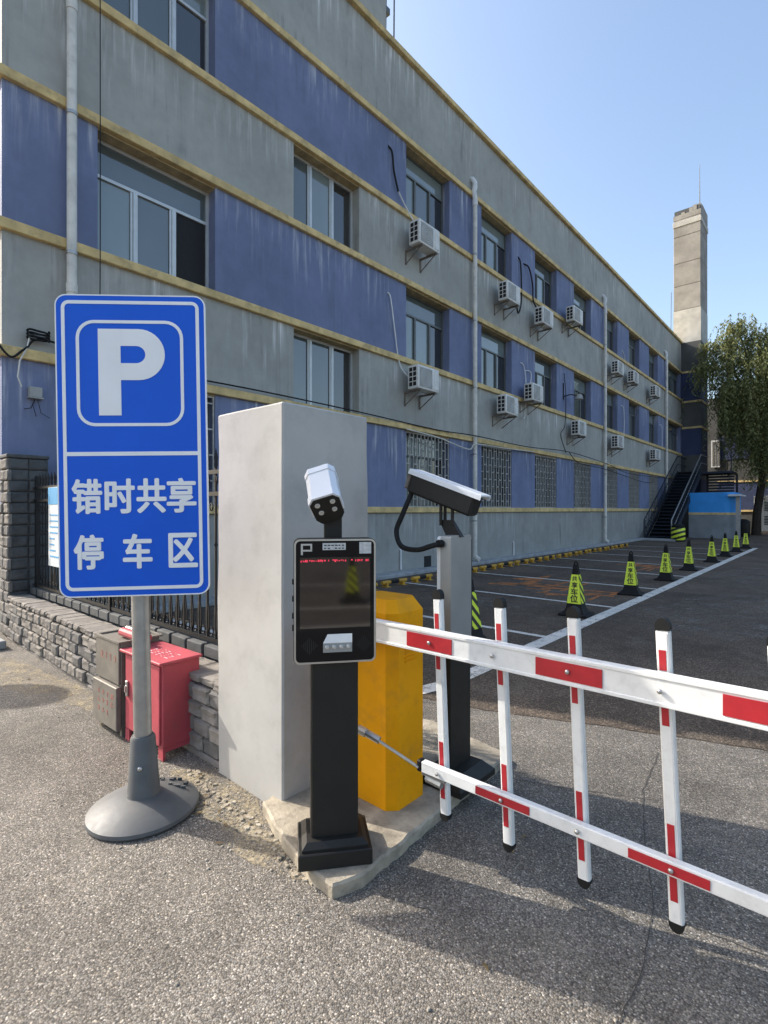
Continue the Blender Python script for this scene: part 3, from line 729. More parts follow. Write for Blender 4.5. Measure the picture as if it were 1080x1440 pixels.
# ================================================================== WHEEL STOPS AND CONES
def make_stop(label):
    t = thing('wheel_stop', label, 'wheel stop', (0, 0, 0), 0, 'yellow and black wheel stops along the facade')
    for a_, b_ in ((-.35, -.12), (.12, .35)): part('end_sleeve', MB().tube([(0, a_, .088), (0, b_, .088)], .038, 10), 'yellow_pipe', t)
    part('bar', MB().tube([(0, -.12, .088), (0, .12, .088)], .036, 10), 'black_rubber', t)
    for y in (-.24, .24): part('foot', B(-.05, y-.03, 0, .05, y+.03, .08).box(-.09, y-.06, 0, .09, y+.06, .012), 'yellow_pipe', t)
    return t
s0 = None
ORD = 'first second third fourth fifth sixth seventh eighth ninth tenth eleventh twelfth thirteenth fourteenth fifteenth sixteenth seventeenth eighteenth nineteenth twentieth'.split()
for k in range(20):
    y = 5.12 + .9*k; far = 19-k
    lb = f'yellow and black wheel stop at the foot of the facade, {ORD[k]} from the near end' if k < 10 else f'yellow and black wheel stop at the foot of the facade, {ORD[far]} from the far end'
    if s0 is None: s0 = make_stop(lb); s0.location = (-6.62, y, 0)
    else: dup(s0, (-6.62+random.uniform(-.03, .03), y, 0), R(random.uniform(-3, 3)), lb)

def make_cone(label):
    t = thing('traffic_cone', label, 'traffic cone', (0, 0, 0), 0, 'parking cones along the white line')
    sq = math.sqrt(2)
    fr = lambda prof: MB().lathe([(r*sq, z) for r, z in prof], 4, a0=R(45))
    part('base', B(-.2, -.2, 0, .2, .2, .035, bevel=.012), 'cone_black', t)
    part('body', fr([(.15, .035), (.112, .10), (.095, .19), (.045, .57), (.034, .68), (.028, .72)]), 'cone_black', t)
    part('top_loop', MB().tube([(-.022, 0, .70), (-.02, 0, .74), (0, 0, .76), (.02, 0, .74), (.022, 0, .70)], .011, 6), 'cone_black', t)
    z0, z1, a0, a1 = .175, .58, .099, .048
    def quad(sx, sy, e=.003):
        c = []
        for (z, a) in ((z0, a0), (z1, a1)):
            a += e
            c.append([(a*sx+(-a+.003)*sy*1, a*sy-(-a+.003)*sx, z), (a*sx-(-a+.003)*sy, a*sy+(-a+.003)*sx, z)])
        return [c[0][0], c[0][1], c[1][1], c[1][0]]
    f = MB(); f.face(quad(0, -1)); f.face(quad(0, 1)); bmesh.ops.recalc_face_normals(f.bm, faces=f.bm.faces[:])
    sv = part('sleeve', f, 'cone_yellow', t)
    f = MB(); f.face(quad(1, 0)); f.face(quad(-1, 0)); part('striped_panel', f, 'cone_stripes', t)
    tl = math.atan((a0-a1)/(z1-z0)); mb = MB()
    for i, ch in enumerate('共享车位'):
        z = .525-.093*i; a = a0+(a1-a0)*(z-z0)/(z1-z0); sz = .070+.012*i
        add_mesh(mb, text_bm(ch, 1, .002, .02, T(0, -a-.0055, z) @ Matrix.Rotation(-tl, 4, 'X'), True, (sz, sz*1.02)))
    part('lettering', mb, 'letter_black', sv, None, 'stuff')
    return t
cone_lb = ['yellow-green cone half hidden behind the silver camera post', 'nearest fully visible yellow-green cone, behind a white barrier picket', 'second cone along the white line, counting from the barrier', 'third cone along the white line from the barrier',
           'fourth cone along the white line from the barrier', 'fifth cone along the line, fourth from the far end', 'third cone from the far end of the row, small', 'second to last cone of the row, small', 'last and smallest cone at the far end of the row, nearest the tree']
cys = [4.88, 7.35, 9.8, 12.25, 14.7, 17.4, 19.8, 22.2, 24.4]
c0 = None
for y, lb in zip(cys, cone_lb):
    if c0 is None: c0 = make_cone(lb); c0.location = (-3.14, 5.0, .004)
    else: dup(c0, (-2.84+random.uniform(-.03, .03), y, .004), R(random.uniform(2, 9)), lb)

# ================================================================== LOW STONE WALL, PILLAR, IRON FENCE
def brick_mesh(name, wd, ht, dp, seed, mat):
    rr = random.Random(seed); b = bmesh.new(); U = [0, .1, .5, .9, 1]; W = [0, .14, .5, .86, 1]; nx, nz = 4, 4
    F = []
    for i, u in enumerate(U):
        row = []
        for j, w_ in enumerate(W):
            edge = i in (0, nx) or j in (0, nz)
            y = 0 if edge else -.017+rr.uniform(-.005, .006)
            row.append(b.verts.new(((u-.5)*wd+rr.uniform(-.004, .004), y+rr.uniform(-.002, .002), w_*ht+rr.uniform(-.003, .003))))
        F.append(row)
    for i in range(nx):
        for j in range(nz): b.faces.new((F[i][j], F[i+1][j], F[i+1][j+1], F[i][j+1]))
    bd = [F[i][0] for i in range(nx+1)]+[F[nx][j] for j in range(1, nz+1)]+[F[i][nz] for i in range(nx-1, -1, -1)]+[F[0][j] for j in range(nz-1, 0, -1)]
    back = [b.verts.new((v.co.x*.97, dp, v.co.z)) for v in bd]
    for i in range(len(bd)): b.faces.new((bd[i], back[i], back[(i+1) % len(bd)], bd[(i+1) % len(bd)]))
    bmesh.ops.recalc_face_normals(b, faces=b.faces[:])
    me = bpy.data.meshes.new(name); b.to_mesh(me); b.free(); me.materials.append(MAT[mat]); return me
SHADE_BR = [brick_mesh('brick', .222, .118, .05, 40+i, 'dark_or_shaded_stone') for i in range(2)]  # +X face bricks: dark stone with that side's shade put into the colour
BR = [brick_mesh('brick', .222, .118, .05, i, ('stone', 'stone_b', 'stone_c')[i % 3]) for i in range(6)]
CAPS = [brick_mesh('brick', .15, .05, .2, 20+i, ('stone_c', 'stone')[i % 2]) for i in range(4)]
WX0, WX1, WY = -7.29, -2.63, 1.665
lw = thing('low_stone_wall', 'low wall of rough grey stone blocks behind the metal boxes', 'wall', (WX0, WY, 0)); lw.location = (0, 0, 0)
part('wall_core', B(WX0, WY, 0, WX1, 1.97, .455), 'mortar', lw)
part('footing', B(WX0, WY-.045, -.05, WX1, WY, .03, bevel=.01), 'stone', lw)
rr = random.Random(11)
for r_ in range(4):
    x = WX0 + (.095 if r_ % 2 else 0) + .095
    while x < WX1-.06:
        o = link('brick', rr.choice(BR), lw); o.location = (x, WY-.042+rr.uniform(-.012, .012), .035+.101*r_); o.scale = (rr.uniform(.81, .845), .8, rr.uniform(.78, .82)); o.rotation_euler = (rr.uniform(-.02, .02), 0, rr.uniform(-.03, .03)); x += .191
x = WX0+.08
while x < WX1-.05:
    o = link('brick', rr.choice(CAPS), lw); o.location = (x, WY-.035+rr.uniform(-.012, .008), .447+rr.uniform(-.002, .004)); o.rotation_euler = (rr.uniform(-.015, .015), rr.uniform(-.02, .02), rr.uniform(-.02, .02)); x += .156
BLK = [B(-.105, -.05, 0, .105, .05, .08, bevel=.008).mesh('plinth_block', 'dark_or_shaded_stone') for i in range(1)]
x = WX0+.12
while x < WX1-.1:
    o = link('plinth_block', BLK[0], lw); o.location = (x, 1.90+rr.uniform(-.006, .006), .497); o.rotation_euler = (0, rr.uniform(-.02, .02), 0); x += .235
pl = thing('stone_pillar', 'tall rough stone pillar at the building corner, at the left end of the fence', 'pillar', (-7.5, 1.62, 0)); pl.location = (0, 0, 0)
part('pillar_core', B(-7.69, 1.66, 0, -7.335, 2.05, 2.11), 'mortar', pl)
for r_ in range(16):
    z = .02+.131*r_
    for k in range(2):
        x = -7.60+.2*k if r_ % 2 else -7.55+.2*k
        o = link('brick', rr.choice(BR), pl); o.location = (x-.02, 1.635+rr.uniform(-.01, .01), z); o.scale = (.86, .6, 1)
        o = link('brick', rr.choice(SHADE_BR), pl); o.location = (-7.31+rr.uniform(-.01, .01), 1.745+.2*k, z); o.scale = (.86, .6, 1); o.rotation_euler = (0, 0, R(90))
part('pillar_cap', B(-7.69, 1.62, 2.115, -7.3, 2.06, 2.16, bevel=.01), 'dark_or_shaded_stone', pl)
part('entrance_kerb', B(-9.5, 1.38, 0, -6.75, 1.5, .09, bevel=.012), 'kerb', None, kind='structure')

fe = thing('iron_fence', 'black wrought iron fence with scroll ornaments on top of the low stone wall', 'fence', (WX0, 1.9, .55)); fe.location = (0, 0, 0)
FY = 1.9
b = MB().box(-.007, -.007, .62, .007, .007, 1.80)
b.lathe([(.007, 0), (.014, .03), (.012, .05), (.016, .08), (.0, .15)], 5, T(0, 0, 1.78))
for s_ in (-1, 1):
    b.tube([(0, 0, .88), (s_*.012, 0, .84), (s_*.030, 0, .76), (s_*.026, 0, .69), (0, 0, .63)], .006, 4)
b.tube([(.03*math.cos(a), 0, 1.70+.035*math.sin(a)) for a in [k*math.pi/5 for k in range(11)]], .006, 4)
b.lathe([(.008, 0), (.015, .012), (.008, .024)], 5, T(0, 0, 1.25))
bar_me = b.mesh('bar', 'iron'); x = WX0+.08
while x < WX1-.03:
    o = link('bar', bar_me, fe); o.location = (x, FY, 0); o.rotation_euler = (0, 0, rr.uniform(-.3, .3)); x += .108
for z in (.605, 1.61, 1.76): part('rail', B(WX0, FY-.012, z-.014, WX1, FY+.012, z+.014), 'iron', fe)
mb = MB(); x = WX0+.13
while x < WX1-.05:
    mb.tube([(x+.026*math.cos(a), FY, .60+.06+.028*math.sin(a)) for a in [k*math.pi/5 for k in range(11)]], .005, 4)
    mb.tube([(x+.02*math.cos(a), FY, 1.52+.026*math.sin(a)) for a in [k*math.pi/5 for k in range(11)]], .005, 4); x += .108
part('scroll_ornament', mb, 'iron', fe, None, 'stuff')
for x in (-7.2, -5.0, -2.75): part('post', B(x-.02, FY-.02, .57, x+.02, FY+.02, 1.9), 'iron', fe)

NX = -6.39
nb = thing('notice_board', 'white and blue notice poster tied to the iron fence, mostly behind the parking sign', 'notice', (NX, 1.875, .88))
part('sheet', B(-.27, -.008, 0, .27, 0, .87), 'poster', nb)
part('header', B(-.268, -.012, .68, .268, -.0085, .865), 'poster_blue', nb)
mb = MB()
for k in range(8): mb.box(-.22, -.011, .1+.065*k, -.22+.3*random.uniform(.4, 1.3), -.0085, .115+.065*k)
part('print', mb, 'poster_blue', nb, None, 'stuff')

# ================================================================== METAL BOXES BY THE WALL
t = thing('red_metal_cabinet', 'faded red metal cabinet with a silver handle standing by the stone wall', 'cabinet', (-3.28, 1.55, 0), R(2))
part('body', B(-.245, -.115, .075, .245, .125, .575, bevel=.004), 'red_box', t)
part('top', B(-.265, -.145, .575, .265, .135, .593, bevel=.004), 'red_box', t)
part('door', B(-.215, -.128, .09, .225, -.115, .56, bevel=.004), 'red_box', t)
for x0, x1 in ((-.245, -.19), (.19, .245)):
    for ya_, yb_ in ((-.115, -.1), (.11, .125)): part('leg', MB().slab([(x0, 0), (x1, 0), (x1, .075), (x0, .075)], ya_, yb_), 'red_box', t)
part('skirt', B(.225, -.1, .05, .244, .11, .075).box(-.244, -.1, .05, -.225, .11, .075), 'red_box', t)
part('handle', B(-.19, -.142, .30, -.165, -.128, .40, bevel=.004).box(-.184, -.15, .33, -.171, -.142, .37), 'steel', t)
mb = MB(); q = random.Random(4)
for k in range(5):
    for j in range(5):
        x = -.07+.06*k; mb.box(x+q.uniform(-.02, .01), -.06+.022*j+q.uniform(-.004, .004), .5935, x+q.uniform(.008, .022), -.056+.022*j+q.uniform(0, .003), .5943)
part('worn_lettering', mb, 'worn_white', t, None, 'stuff')
t = thing('grey_metal_bin', 'dull grey metal bin with worn red lettering, left of the red cabinet', 'bin', (-3.75, 1.54, 0), R(1))
part('body', B(-.19, -.13, .06, .19, .13, .62, bevel=.004), 'grey_box', t)
part('lower_door', B(-.185, -.165, .05, .2, -.13, .335, bevel=.005), 'grey_box', t)
part('upper_door', B(-.185, -.143, .345, .185, -.13, .615, bevel=.004), 'grey_box', t)
part('rim', B(-.2, -.15, .62, .2, -.125, .632).box(-.2, .125, .62, .2, .15, .632).box(-.2, -.125, .62, -.18, .125, .632).box(.18, -.125, .62, .2, .125, .632), 'grey_box', t)
part('lid_bar', B(-.1, .02, .64, .22, .06, .668, bevel=.006).box(-.08, .03, .62, -.05, .05, .64).box(.17, .03, .62, .2, .05, .64), 'steel', t)
part('red_roll', MB().tube([(.0, -.04, .655), (.26, -.04, .655)], .03, 10).tube([(.05, .0, .645), (.3, .0, .65)], .026, 10), 'red_box', t, 'faded red roll lying on the lid')
for x in (-.17, .15):
    for y in (-.12, .09): part('leg', B(x, y, 0, x+.03, y+.03, .06), 'grey_box', t)
mb = MB()
for (zz_, n_, yy, h) in ((.49, 4, -.1442, .045), (.25, 4, -.1662, .034), (.195, 4, -.1662, .034), (.13, 3, -.1662, .034)):
    for k in range(n_):
        x = -.1+.07*k
        for j in range(4):
            if q.random() < .7: mb.box(x+q.uniform(0, .02), yy, zz_+h*j/4, x+q.uniform(.025, .05), yy+.0013, zz_+h*j/4+.006)
        mb.box(x+.02, yy-.0004, zz_, x+.026, yy+.0013, zz_+h)
part('worn_lettering', mb, 'worn_red', t, None, 'stuff')

# ================================================================== CONCRETE PILLAR AND PAD
t = thing('concrete_column', 'square pale grey concrete column behind the ticket screen', 'column', (-2.35, 1.87, 0)); t.location = (0, 0, 0)
b = bmesh.new(); bmesh.ops.create_cube(b, size=1, matrix=T(-2.38, 1.905, 1.01) @ Matrix.Diagonal((.60, .62, 2.06, 1)))
bmesh.ops.bevel(b, geom=b.edges[:], offset=.009, segments=1, affect='EDGES')
bmesh.ops.subdivide_edges(b, edges=[e for e in b.edges if e.calc_length() > .3], cuts=9, use_grid_fill=True)
for v in b.verts:
    n_ = math.sin(v.co.z*7.3+v.co.x*9)*math.sin(v.co.z*3.1+v.co.y*11); v.co += Vector((v.co.x+2.38, v.co.y-1.905, 0))*.012*n_
me = bpy.data.meshes.new('shaft'); b.to_mesh(me); b.free(); me.materials.append(MAT['concrete_col'])
for p_ in me.polygons: p_.use_smooth = True
me.set_sharp_from_angle(angle=R(25)); link('shaft', me, t)
pad = [(-2.2, 1.72), (-2.15, 1.53), (-2.02, 1.475), (-1.8, 1.41), (-1.6, 1.36), (-1.47, 1.37), (-1.43, 1.46), (-1.44, 1.8), (-1.47, 2.2), (-1.47, 2.62), (-1.5, 2.8), (-2.1, 2.9), (-2.2, 2.88)]
P = []
for a, c in zip(pad, pad[1:]+pad[:1]):
    n_ = max(1, int(math.dist(a, c)/.03))
    for k in range(n_): P.append((a[0]+(c[0]-a[0])*k/n_+rr.uniform(-.009, .005), a[1]+(c[1]-a[1])*k/n_+rr.uniform(-.004, .007)))
part('concrete_pad', MB().plan(P, -.05, .055, bevel=.009, seg=1), 'pad', None, kind='structure')
mb = MB(); rr = random.Random(21)
for k in range(110):                                    # crumbled mortar along the pad's near edge
    t_ = rr.random(); x = -2.85+1.3*t_; y = 1.53-.15*t_+rr.uniform(-.05, .02); r_ = rr.uniform(.005, .022)
    mb.plan([(x+r_*rr.uniform(.6, 1.1)*math.cos(a), y+r_*rr.uniform(.4, .8)*math.sin(a)) for a in [q*1.047 for q in range(6)]], -.01, rr.uniform(.002, .011), bevel=.002)
part('mortar_crumbs', mb, 'pad', None, kind='stuff')

# ================================================================== PARKING SIGN
sg = thing('parking_sign', 'blue and white parking sign with a big P on a steel pole and rubber foot', 'sign', (-2.615, 1.15, 0), 0, None, (0, R(-.95), R(46)))
part('foot', MB().lathe([(.25, 0), (.26, .012), (.257, .028), (.22, .05), (.15, .075), (.085, .09), (.0, .092)], 40), 'base_rubber', sg)
mb = MB(); q = random.Random(8)
for k in range(13): a = q.uniform(.3, 1.9); r_ = q.uniform(.13, .22); mb.box(r_*math.cos(a)-.01, r_*math.sin(a)-.004, .05, r_*math.cos(a)+q.uniform(.004, .02), r_*math.sin(a)+.004, .058+(.25-r_)*.25)
part('debris', mb, 'dark_or_shaded_stone', sg, None, 'stuff')
part('collar', MB().lathe([(.082, .085), (.076, .1), (.058, .365), (.05, .38), (.043, .38)], 24), 'base_rubber', sg)
part('bolt', MB().lathe([(.011, 0), (.011, .008), (.006, .012)], 8, T(.01, -.066, .24) @ Matrix.Rotation(R(90), 4, 'X')), 'steel', sg)
part('pole', MB().tube([(0, 0, .3), (0, 0, 2.45)], .042, 20), 'galv', sg)
part('clamp', B(-.06, -.05, 1.3, .06, .048, 1.34).box(-.06, -.05, 2.1, .06, .048, 2.14), 'galv', sg)
k_ = .00332; PW, PZ0, PZ1 = .352, 1.082, 2.545; zc_ = (PZ0+PZ1)/2
PX = lambda px: (px-182)*k_ - .012
PZ = lambda py: PZ0+(838-py)*(PZ1-PZ0)/418
part('panel', MB().slab(rrect(-PW, PZ0, PW, PZ1, .05), -.062, -.052, bevel=.002), 'sign_blue', sg)
part('panel_edge', MB().ring(rrect(-PW-.002, PZ0-.002, PW+.002, PZ1+.002, .052), rrect(-PW+.004, PZ0+.004, PW-.004, PZ1-.004, .046), -.0625, -.050), 'sign_white', sg)
yf = -.0645
def frame(x0, z0, x1, z1, r, w_): return MB().ring(rrect(x0, z0, x1, z1, r, 7), rrect(x0+w_, z0+w_, x1-w_, z1-w_, r-w_, 7), yf, -.0618)
part('border_line', frame(-PW+.028, PZ0+.03, PW-.028, PZ1-.028, .035, .016), 'sign_white', sg)
part('letter_frame', frame(PX(108), PZ(602), PX(260), PZ(455), .085, .015), 'sign_white', sg)
part('divider_line', B(-PW+.044, yf, PZ(643), PW-.044, -.0618, PZ(637.5)), 'sign_white', sg)
# the big P: stem and bowl
mb = MB(); x0, x1, zt_, zb_ = PX(139), PX(170.5), PZ(467), PZ(587)
cxb = PX(196); zm = PZ(502.5); ro = PZ(467)-zm; ri = .042; hh = .0
mb.box(x0, yf, zb_, x1, -.0618, zt_)
arc = [(cxb+ro*1.0*math.cos(R(a)), zm+ro*math.sin(R(a))) for a in range(90, -91, -10)]
arci = [(cxb-.012+ri*1.05*math.cos(R(a)), zm+ri*math.sin(R(a))) for a in range(90, -91, -10)]
outer = [(x1+.0002, zt_)]+arc+[(x1+.0002, zm-ro)]; inner = [(x1+.0002, zm+ri)]+arci+[(x1+.0002, zm-ri)]
for i in range(len(outer)-1):
    mb.slab([outer[i], outer[i+1], inner[i+1], inner[i]], yf+.0001, -.0618)
part('letter', mb, 'sign_white', sg)
def glyphs(chars, xs, zc, wch, hch, bold, name):
    for ch, x in zip(chars, xs):
        mb = MB(); i = 0
        for dx, dz in ((0, 0), (bold, 0), (-bold, 0), (0, bold*.8), (0, -bold*.8), (bold*.7, bold*.6), (-bold*.7, bold*.6), (bold*.7, -bold*.6), (-bold*.7, -bold*.6)):
            add_mesh(mb, text_bm(ch, 1, .002, 0, T(x+dx, -.0632-.00012*i, zc+dz), True, (wch-2*bold, hch-2*bold))); i += 1
        part(name, mb, 'sign_white', sg, None, 'stuff')
glyphs('错时共享', [PX(120), PX(166), PX(211), PX(254)], PZ(699), .142, .172, .0052, 'lettering')
glyphs('停车区', [PX(121), PX(190), PX(255)], PZ(776), .140, .172, .0052, 'lettering')

# ================================================================== TICKET SCREEN (first camera post)
ks = thing('ticket_kiosk', 'black parking kiosk with dark display and white camera on top, in front of the column', 'kiosk', (-1.623, 1.513, .075), R(51.45))
part('base_plate', B(-.15, -.12, -.02, .15, .12, .045, bevel=.004).plan([(-.135, -.105), (.135, -.105), (.135, .105), (-.135, .105)], .045, .075, bevel=.02), 'black_metal', ks)
part('post', B(-.098, -.06, .07, .098, .065, .83, bevel=.006), 'black_metal', ks)
x0, x1, z0, z1 = -.168, .168, .80, 1.308
part('screen_housing', MB().slab(rrect(x0, z0, x1, z1, .024), -.095, .0, bevel=.006), 'black_metal', ks)
part('bezel', MB().ring(rrect(x0+.002, z0+.002, x1-.002, z1-.002, .023), rrect(x0+.009, z0+.009, x1-.009, z1-.009, .018), -.0975, -.09), 'steel', ks)
part('front_glass', MB().slab(rrect(x0+.009, z0+.009, x1-.009, z1-.009, .018), -.0962, -.09), 'gloss_black', ks)
part('display', B(-.143, -.0972, .945, .143, -.0961, 1.232), 'screen', ks)
mb = MB(); q = random.Random(12); x = -.14
while x < .14:
    if q.random() < .7:
        for j in range(3):
            mb.box(x, -.0984, 1.218+q.uniform(-.005, .005), x+q.uniform(.002, .008), -.0973, 1.2205+q.uniform(-.002, .003))
    x += .0085
part('led_text', mb, 'led', ks, None, 'stuff')
# outlined P in the corner
mb = MB(); lx, lz = -.139, 1.243
for (a, b_, c, d) in ((lx, 1.243, lx+.008, 1.288), (lx+.008, 1.281, lx+.038, 1.288), (lx+.038, 1.261, lx+.045, 1.288), (lx+.008, 1.257, lx+.045, 1.264)): mb.box(a, -.0978, b_, c, -.0961, d)
part('letter', mb, 'lens', ks)
st_ = part('sticker', B(-.052, -.0975, 1.262, .042, -.0961, 1.29), 'sticker', ks); part('sticker', B(.098, -.0975, 1.246, .147, -.0961, 1.293), 'sticker', ks)
mb = MB()
for j in range(2):
    for k in range(6):
        if q.random() < .8: mb.box(-.046+.0145*k, -.0979, 1.2665+.012*j, -.046+.0145*k+q.uniform(.005, .012), -.0974, 1.271+.012*j)
part('print', mb, 'letter_black', st_, None, 'stuff')
part('button_plate', MB().slab([(-.05, .846), (.068, .846), (.068, .92), (-.032, .92), (-.05, .885)], -.0985, -.0961), 'ac_grey', ks)
part('label_card', MB().slab([(-.05, .884), (.068, .884), (.068, .92), (-.032, .92)], -.0995, -.0983), 'sign_white', ks)
mb = MB()
for k in range(4): mb.lathe([(.0095, 0), (.0095, .005), (.007, .008), (0, .009)], 10, T(-.034+.029*k, -.098, .868) @ Matrix.Rotation(R(90), 4, 'X'))
part('button', mb, 'lens', ks)
mb = MB()
for cxs in (-.105, .115):
    for i in range(9):
        for j in range(9):
            if abs(i-4)+abs(j-4) <= 4: mb.box(cxs+(i-4)*.0078-.0009, -.0972, .875+(j-4)*.0078-.0009, cxs+(i-4)*.0078+.0009, -.0961, .875+(j-4)*.0078+.0009)
part('speaker_dots', mb, 'dark_frame', ks, None, 'stuff')
mb = MB()
for z in (.93, .98, 1.05, 1.12): mb.box(x0-.006, -.06, z, x0+.002, -.03, z+.02)
part('hinge', mb, 'black_metal', ks)
part('camera_bracket', B(-.042, -.02, 1.30, .034, .0, 1.42, bevel=.003).box(-.036, -.045, 1.40, .03, .01, 1.46, bevel=.006), 'black_metal', ks)
CM = T(-.042, -.03, 1.503) @ Matrix.Rotation(R(-5), 4, 'Y') @ Matrix.Rotation(R(40), 4, 'X') @ Matrix.Rotation(R(-16), 4, 'Y') @ Matrix.Scale(.93, 4)
oct_ = [(-.068, -.03), (-.068, .035), (-.045, .062), (.045, .062), (.068, .035), (.068, -.03)]
mb = MB(); mb.X = CM; mb.slab(oct_, -.08, .09); ch = part('camera_body', mb, 'cam_white', ks)
mb = MB(); mb.X = CM
for ya_, yb_ in ((-.115, -.07), (.07, .105)): mb.slab([(x*1.05, z*1.06+.001) for x, z in oct_], ya_, yb_)
part('camera_shroud', mb, 'cam_white', ch)
mb = MB(); mb.X = CM; mb.slab([(x*.97, z*.96) for x, z in [(-.066, -.055), (-.068, .035), (-.045, .06), (.045, .06), (.068, .035), (.066, -.055), (.045, -.085), (-.045, -.085)]], -.119, .09)
part('camera_front', mb, 'black_metal', ch)
for x, z in ((-.034, .028), (.034, .028), (-.03, -.016), (.03, -.016)):
    mb = MB(); mb.X = CM; mb.lathe([(.012, 0), (.012, .004), (.009, .006), (.0, .002)], 12, T(x, -.119, z) @ Matrix.Rotation(R(90), 4, 'X'))
    part('camera_led', mb, 'lens', ch)

# ================================================================== BARRIER HOUSING AND ARM
hs = thing('barrier_housing', 'orange barrier machine housing with chamfered top behind the kiosk', 'barrier machine', (-1.775, 2.01, .075), 0)
c_ = .045; hx, hy = .178, .14
octp = [(-hx+c_, -hy), (hx-c_, -hy), (hx, -hy+c_), (hx, hy-c_), (hx-c_, hy), (-hx+c_, hy), (-hx, hy-c_), (-hx, -hy+c_)]
hb = MB(); hb.plan(octp, -.02, .925)
for i in range(8):
    p, q2 = octp[i], octp[(i+1) % 8]; hb.face([(*p, .925), (*q2, .925), (q2[0]*.78, q2[1]*.72, .985), (p[0]*.78, p[1]*.72, .985)])
hb.face([(x*.78, y*.72, .985) for x, y in octp]); part('body', hb, 'orange_paint', hs)
mb = MB()
for k in range(5): mb.box(hx-.001, -.05, .68+.02*k, hx+.006, .04, .687+.02*k, M=T(0, 0, 0))
part('louvre', mb, 'orange_paint', hs)
part('arm_hub', MB().lathe([(.05, 0), (.05, .06), (.03, .07)], 16, T(.02, -hy+.005, .84) @ Matrix.Rotation(R(90), 4, 'X')), 'black_metal', hs)
ARMZ, ARMY = .937, 1.80
ar = thing('entrance_barrier', 'white barrier boom with red patches and hanging white pickets across the entrance', 'barrier', (0, 0, 0))
b = MB().box(-1.82, ARMY-.022, ARMZ-.05, 1.35, ARMY+.022, ARMZ+.05, bevel=.006)
b.box(-1.82, ARMY-.026, ARMZ+.036, 1.35, ARMY-.02, ARMZ+.049, bevel=.002).box(-1.82, ARMY-.026, ARMZ-.049, 1.35, ARMY-.02, ARMZ-.036, bevel=.002)
part('main_beam', b, 'white_paint', ar)
for a, c in ((-1.435, -1.20), (-.835, -.60), (-.26, -.02), (.34, .58), (.94, 1.18)):
    part('red_patch', B(a, ARMY-.0258, ARMZ-.032, c, ARMY-.022, ARMZ+.03), 'red_tape', ar)
RZ, RY = .382, 1.815
b = B(-1.375, RY-.016, RZ-.024, 1.35, RY+.016, RZ+.024, bevel=.004); part('lower_beam', b, 'white_paint', ar)
part('beam_cap', B(-1.40, RY-.018, RZ-.026, -1.375, RY+.018, RZ+.026, bevel=.006), 'black_rubber', ar)
for a, c in ((-1.10, -.87), (-.525, -.295), (.06, .29), (.64, .87)):
    part('red_patch', B(a, RY-.0195, RZ-.015, c, RY-.016, RZ+.015), 'red_tape', ar)
picks = [-1.30, -1.0, -.705, -.413, -.12, .18, .48, .78, 1.08]
PYc = 1.853
for i, px in enumerate(picks):
    L = Matrix.Translation((px-.021, PYc, 1.113)) @ Matrix.Rotation(R(-2.5), 4, 'Y')
    m = MB(); m.X = L; m.box(-.021, -.014, -.925, .021, .014, -.0, bevel=.005); m.box(.0105, -.0152, -.91, .0125, -.0135, -.01)
    pk = part('picket', m, 'white_paint', ar)
    m = MB(); m.X = L
    m.slab([(-.022, .0)]+[(.022*math.cos(R(a)), .012+.028*math.sin(R(a))) for a in range(180, -1, -20)]+[(.022, .0)], -.015, .015)
    part('cap', m, 'black_rubber', pk); m = MB(); m.X = L
    m.slab([(-.022, -.92)]+[(.022*math.cos(R(a)), -.925-.026*math.sin(R(a))) for a in range(180, -1, -20)]+[(.022, -.92)], -.0155, .0155)
    part('cap', m, 'black_rubber', pk)
    for za, zb in ((-.128, -.063), (-.303, -.240), (-.723, -.613), (-.853, -.775)):
        m = MB(); m.X = L; m.box(-.013, -.0158, za, .008, -.0138, zb); part('red_patch', m, 'red_tape', pk)
for px in picks:
    for (yy, zz_, dx) in ((ARMY-.026, ARMZ, -.012), (RY-.0195, RZ, .014)):
        part('bolt', MB().lathe([(.008, 0), (.008, .006), (.003, .009)], 8, T(px+dx, yy, zz_) @ Matrix.Rotation(R(90), 4, 'X')), 'steel' if True else '', ar)
rd = MB().tube([(-1.66, 1.70, .50), (-1.62, 1.71, .488)], .02, 10).tube([(-1.63, 1.712, .49), (-1.56, 1.735, .463)], .017, 10).tube([(-1.57, 1.73, .466), (-1.39, 1.80, .375)], .007, 8)
part('linkage_rod', rd, 'steel', ar)
part('coupling', MB().tube([(-1.36, RY+.01, RZ-.05), (-1.28, RY+.01, RZ-.055)], .02, 8).box(-1.38, RY-.004, RZ-.04, -1.26, RY+.024, RZ-.024), 'galv', ar)

# ================================================================== SECOND CAMERA POST
k2 = thing('camera_post', 'silver and black post with a long bullet camera and curved hose, behind the barrier arm', 'camera post', (-1.565, 2.36, .06))
part('base', MB().plan([(-.14, -.17), (.14, -.17), (.14, .17), (-.14, .17)], -.005, .075, bevel=.05), 'black_metal', k2)
part('post', B(-.03, -.098, .07, .03, .098, .70, bevel=.004).box(-.02, .1, .7, .03, .108, 1.27), 'black_metal', k2)
part('display_case', MB().slab(rrect(-.1, .655, .1, 1.305, .02), -.033, .033, M=Matrix.Rotation(R(90), 4, 'Z')), 'silver_panel', k2)
part('white_front', MB().slab(rrect(-.1, .66, .1, 1.30, .02), .0335, .055, M=Matrix.Rotation(R(90), 4, 'Z')), 'white_paint', k2)
part('edge_trim', B(-.03, .1005, .66, .034, .106, 1.28), 'black_metal', k2)
part('hose_gland', MB().tube([(-.02, -.1, 1.262), (-.03, -.13, 1.262)], .02, 8), 'black_rubber', k2)
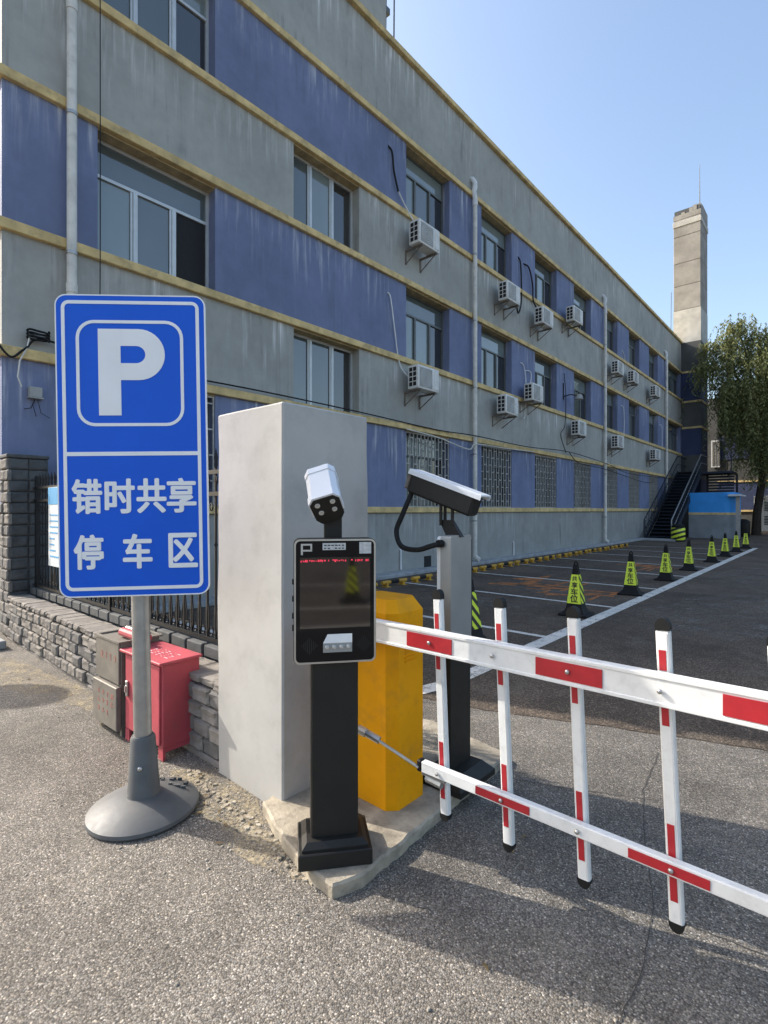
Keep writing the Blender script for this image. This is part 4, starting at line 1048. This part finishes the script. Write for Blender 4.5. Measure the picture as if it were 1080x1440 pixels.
part('bracket', MB().slab([(-.05, 1.295), (.045, 1.295), (-.02, 1.385), (-.10, 1.385)], .0, .03, M=T(0, -.02, 0)).box(-.09, -.03, 1.355, -.075, -.02, 1.48).box(-.015, -.03, 1.36, .0, -.02, 1.46).box(-.09, .01, 1.375, -.075, .02, 1.48), 'black_metal', k2)
CM = T(-.055, -.0, 1.548) @ Matrix.Rotation(R(7), 4, 'Z') @ Matrix.Rotation(R(20), 4, 'Y')
m = MB(); m.X = CM; m.box(-.22, -.055, -.085, .19, .055, .035, bevel=.012)
cb = part('camera_body', m, 'black_metal', k2)
m = MB(); m.X = CM; m.box(-.235, -.062, .0355, .225, .062, .047, bevel=.003).box(-.235, -.064, .018, .225, -.058, .04).box(-.235, .058, .018, .225, .064, .04)
part('sun_shield', m, 'cam_white', cb)
m = MB(); m.X = CM; m.box(-.245, -.05, -.07, -.221, .05, .03, bevel=.006); part('rear_cover', m, 'rust_steel', cb)
A = CM @ Vector((-.2, -.02, -.08))
P = [A, A+Vector((-.02, -.03, -.08)), Vector((-.30, -.10, 1.40)), Vector((-.32, -.12, 1.32)), Vector((-.26, -.15, 1.24)), Vector((-.15, -.15, 1.225)), Vector((-.06, -.14, 1.25)), Vector((-.02, -.11, 1.262))]
Q = []
for k in range(len(P)-1):
    p0, p1, p2, p3 = P[max(k-1, 0)], P[k], P[k+1], P[min(k+2, len(P)-1)]
    for q_ in range(6):
        t_ = q_/6; Q.append(.5*((2*p1)+(p2-p0)*t_+(2*p0-5*p1+4*p2-p3)*t_*t_+(3*p1-p0-3*p2+p3)*t_**3))
Q.append(P[-1]); part('hose', MB().tube(Q, .0145, 8), 'black_rubber', k2)

t = thing('added_shadow_disc', 'unseen white disc on a pole, added left of the stone pillar to cast a shadow', 'sign', (-8.08, .15, 0))  # unseen disc and pole, added to throw the dark patch on the ground
part('pole', MB().tube([(0, 0, 0), (0, 0, 2.55)], .03, 10), 'galv', t)
part('disc', MB().lathe([(.0, 0), (.30, 0), (.30, .006), (.0, .006)], 28, T(.035, 0, 2.25) @ Matrix.Rotation(R(90), 4, 'Y')), 'white_metal', t)

# behind the camera, seen mirrored in the kiosk display: bay lines and one more cone
for i, dd in enumerate((3.15, 3.75, 4.9)):
    cxl, cyl = -3.311+1.762*dd, 2.638-1.184*dd; tl = .12*i-.1
    dx, dy = .623-tl, .782
    part('bay_line', strip(MB(), [(cxl-dx*1.1, cyl-dy*1.1), (cxl+dx*1.6, cyl+dy*1.6)], .12, .004+.001*i), 'road_white', road)
dup(c0, (3.85, -1.85, 0), R(-40), 'striped cone behind the photographer, mirrored in the dark kiosk display')
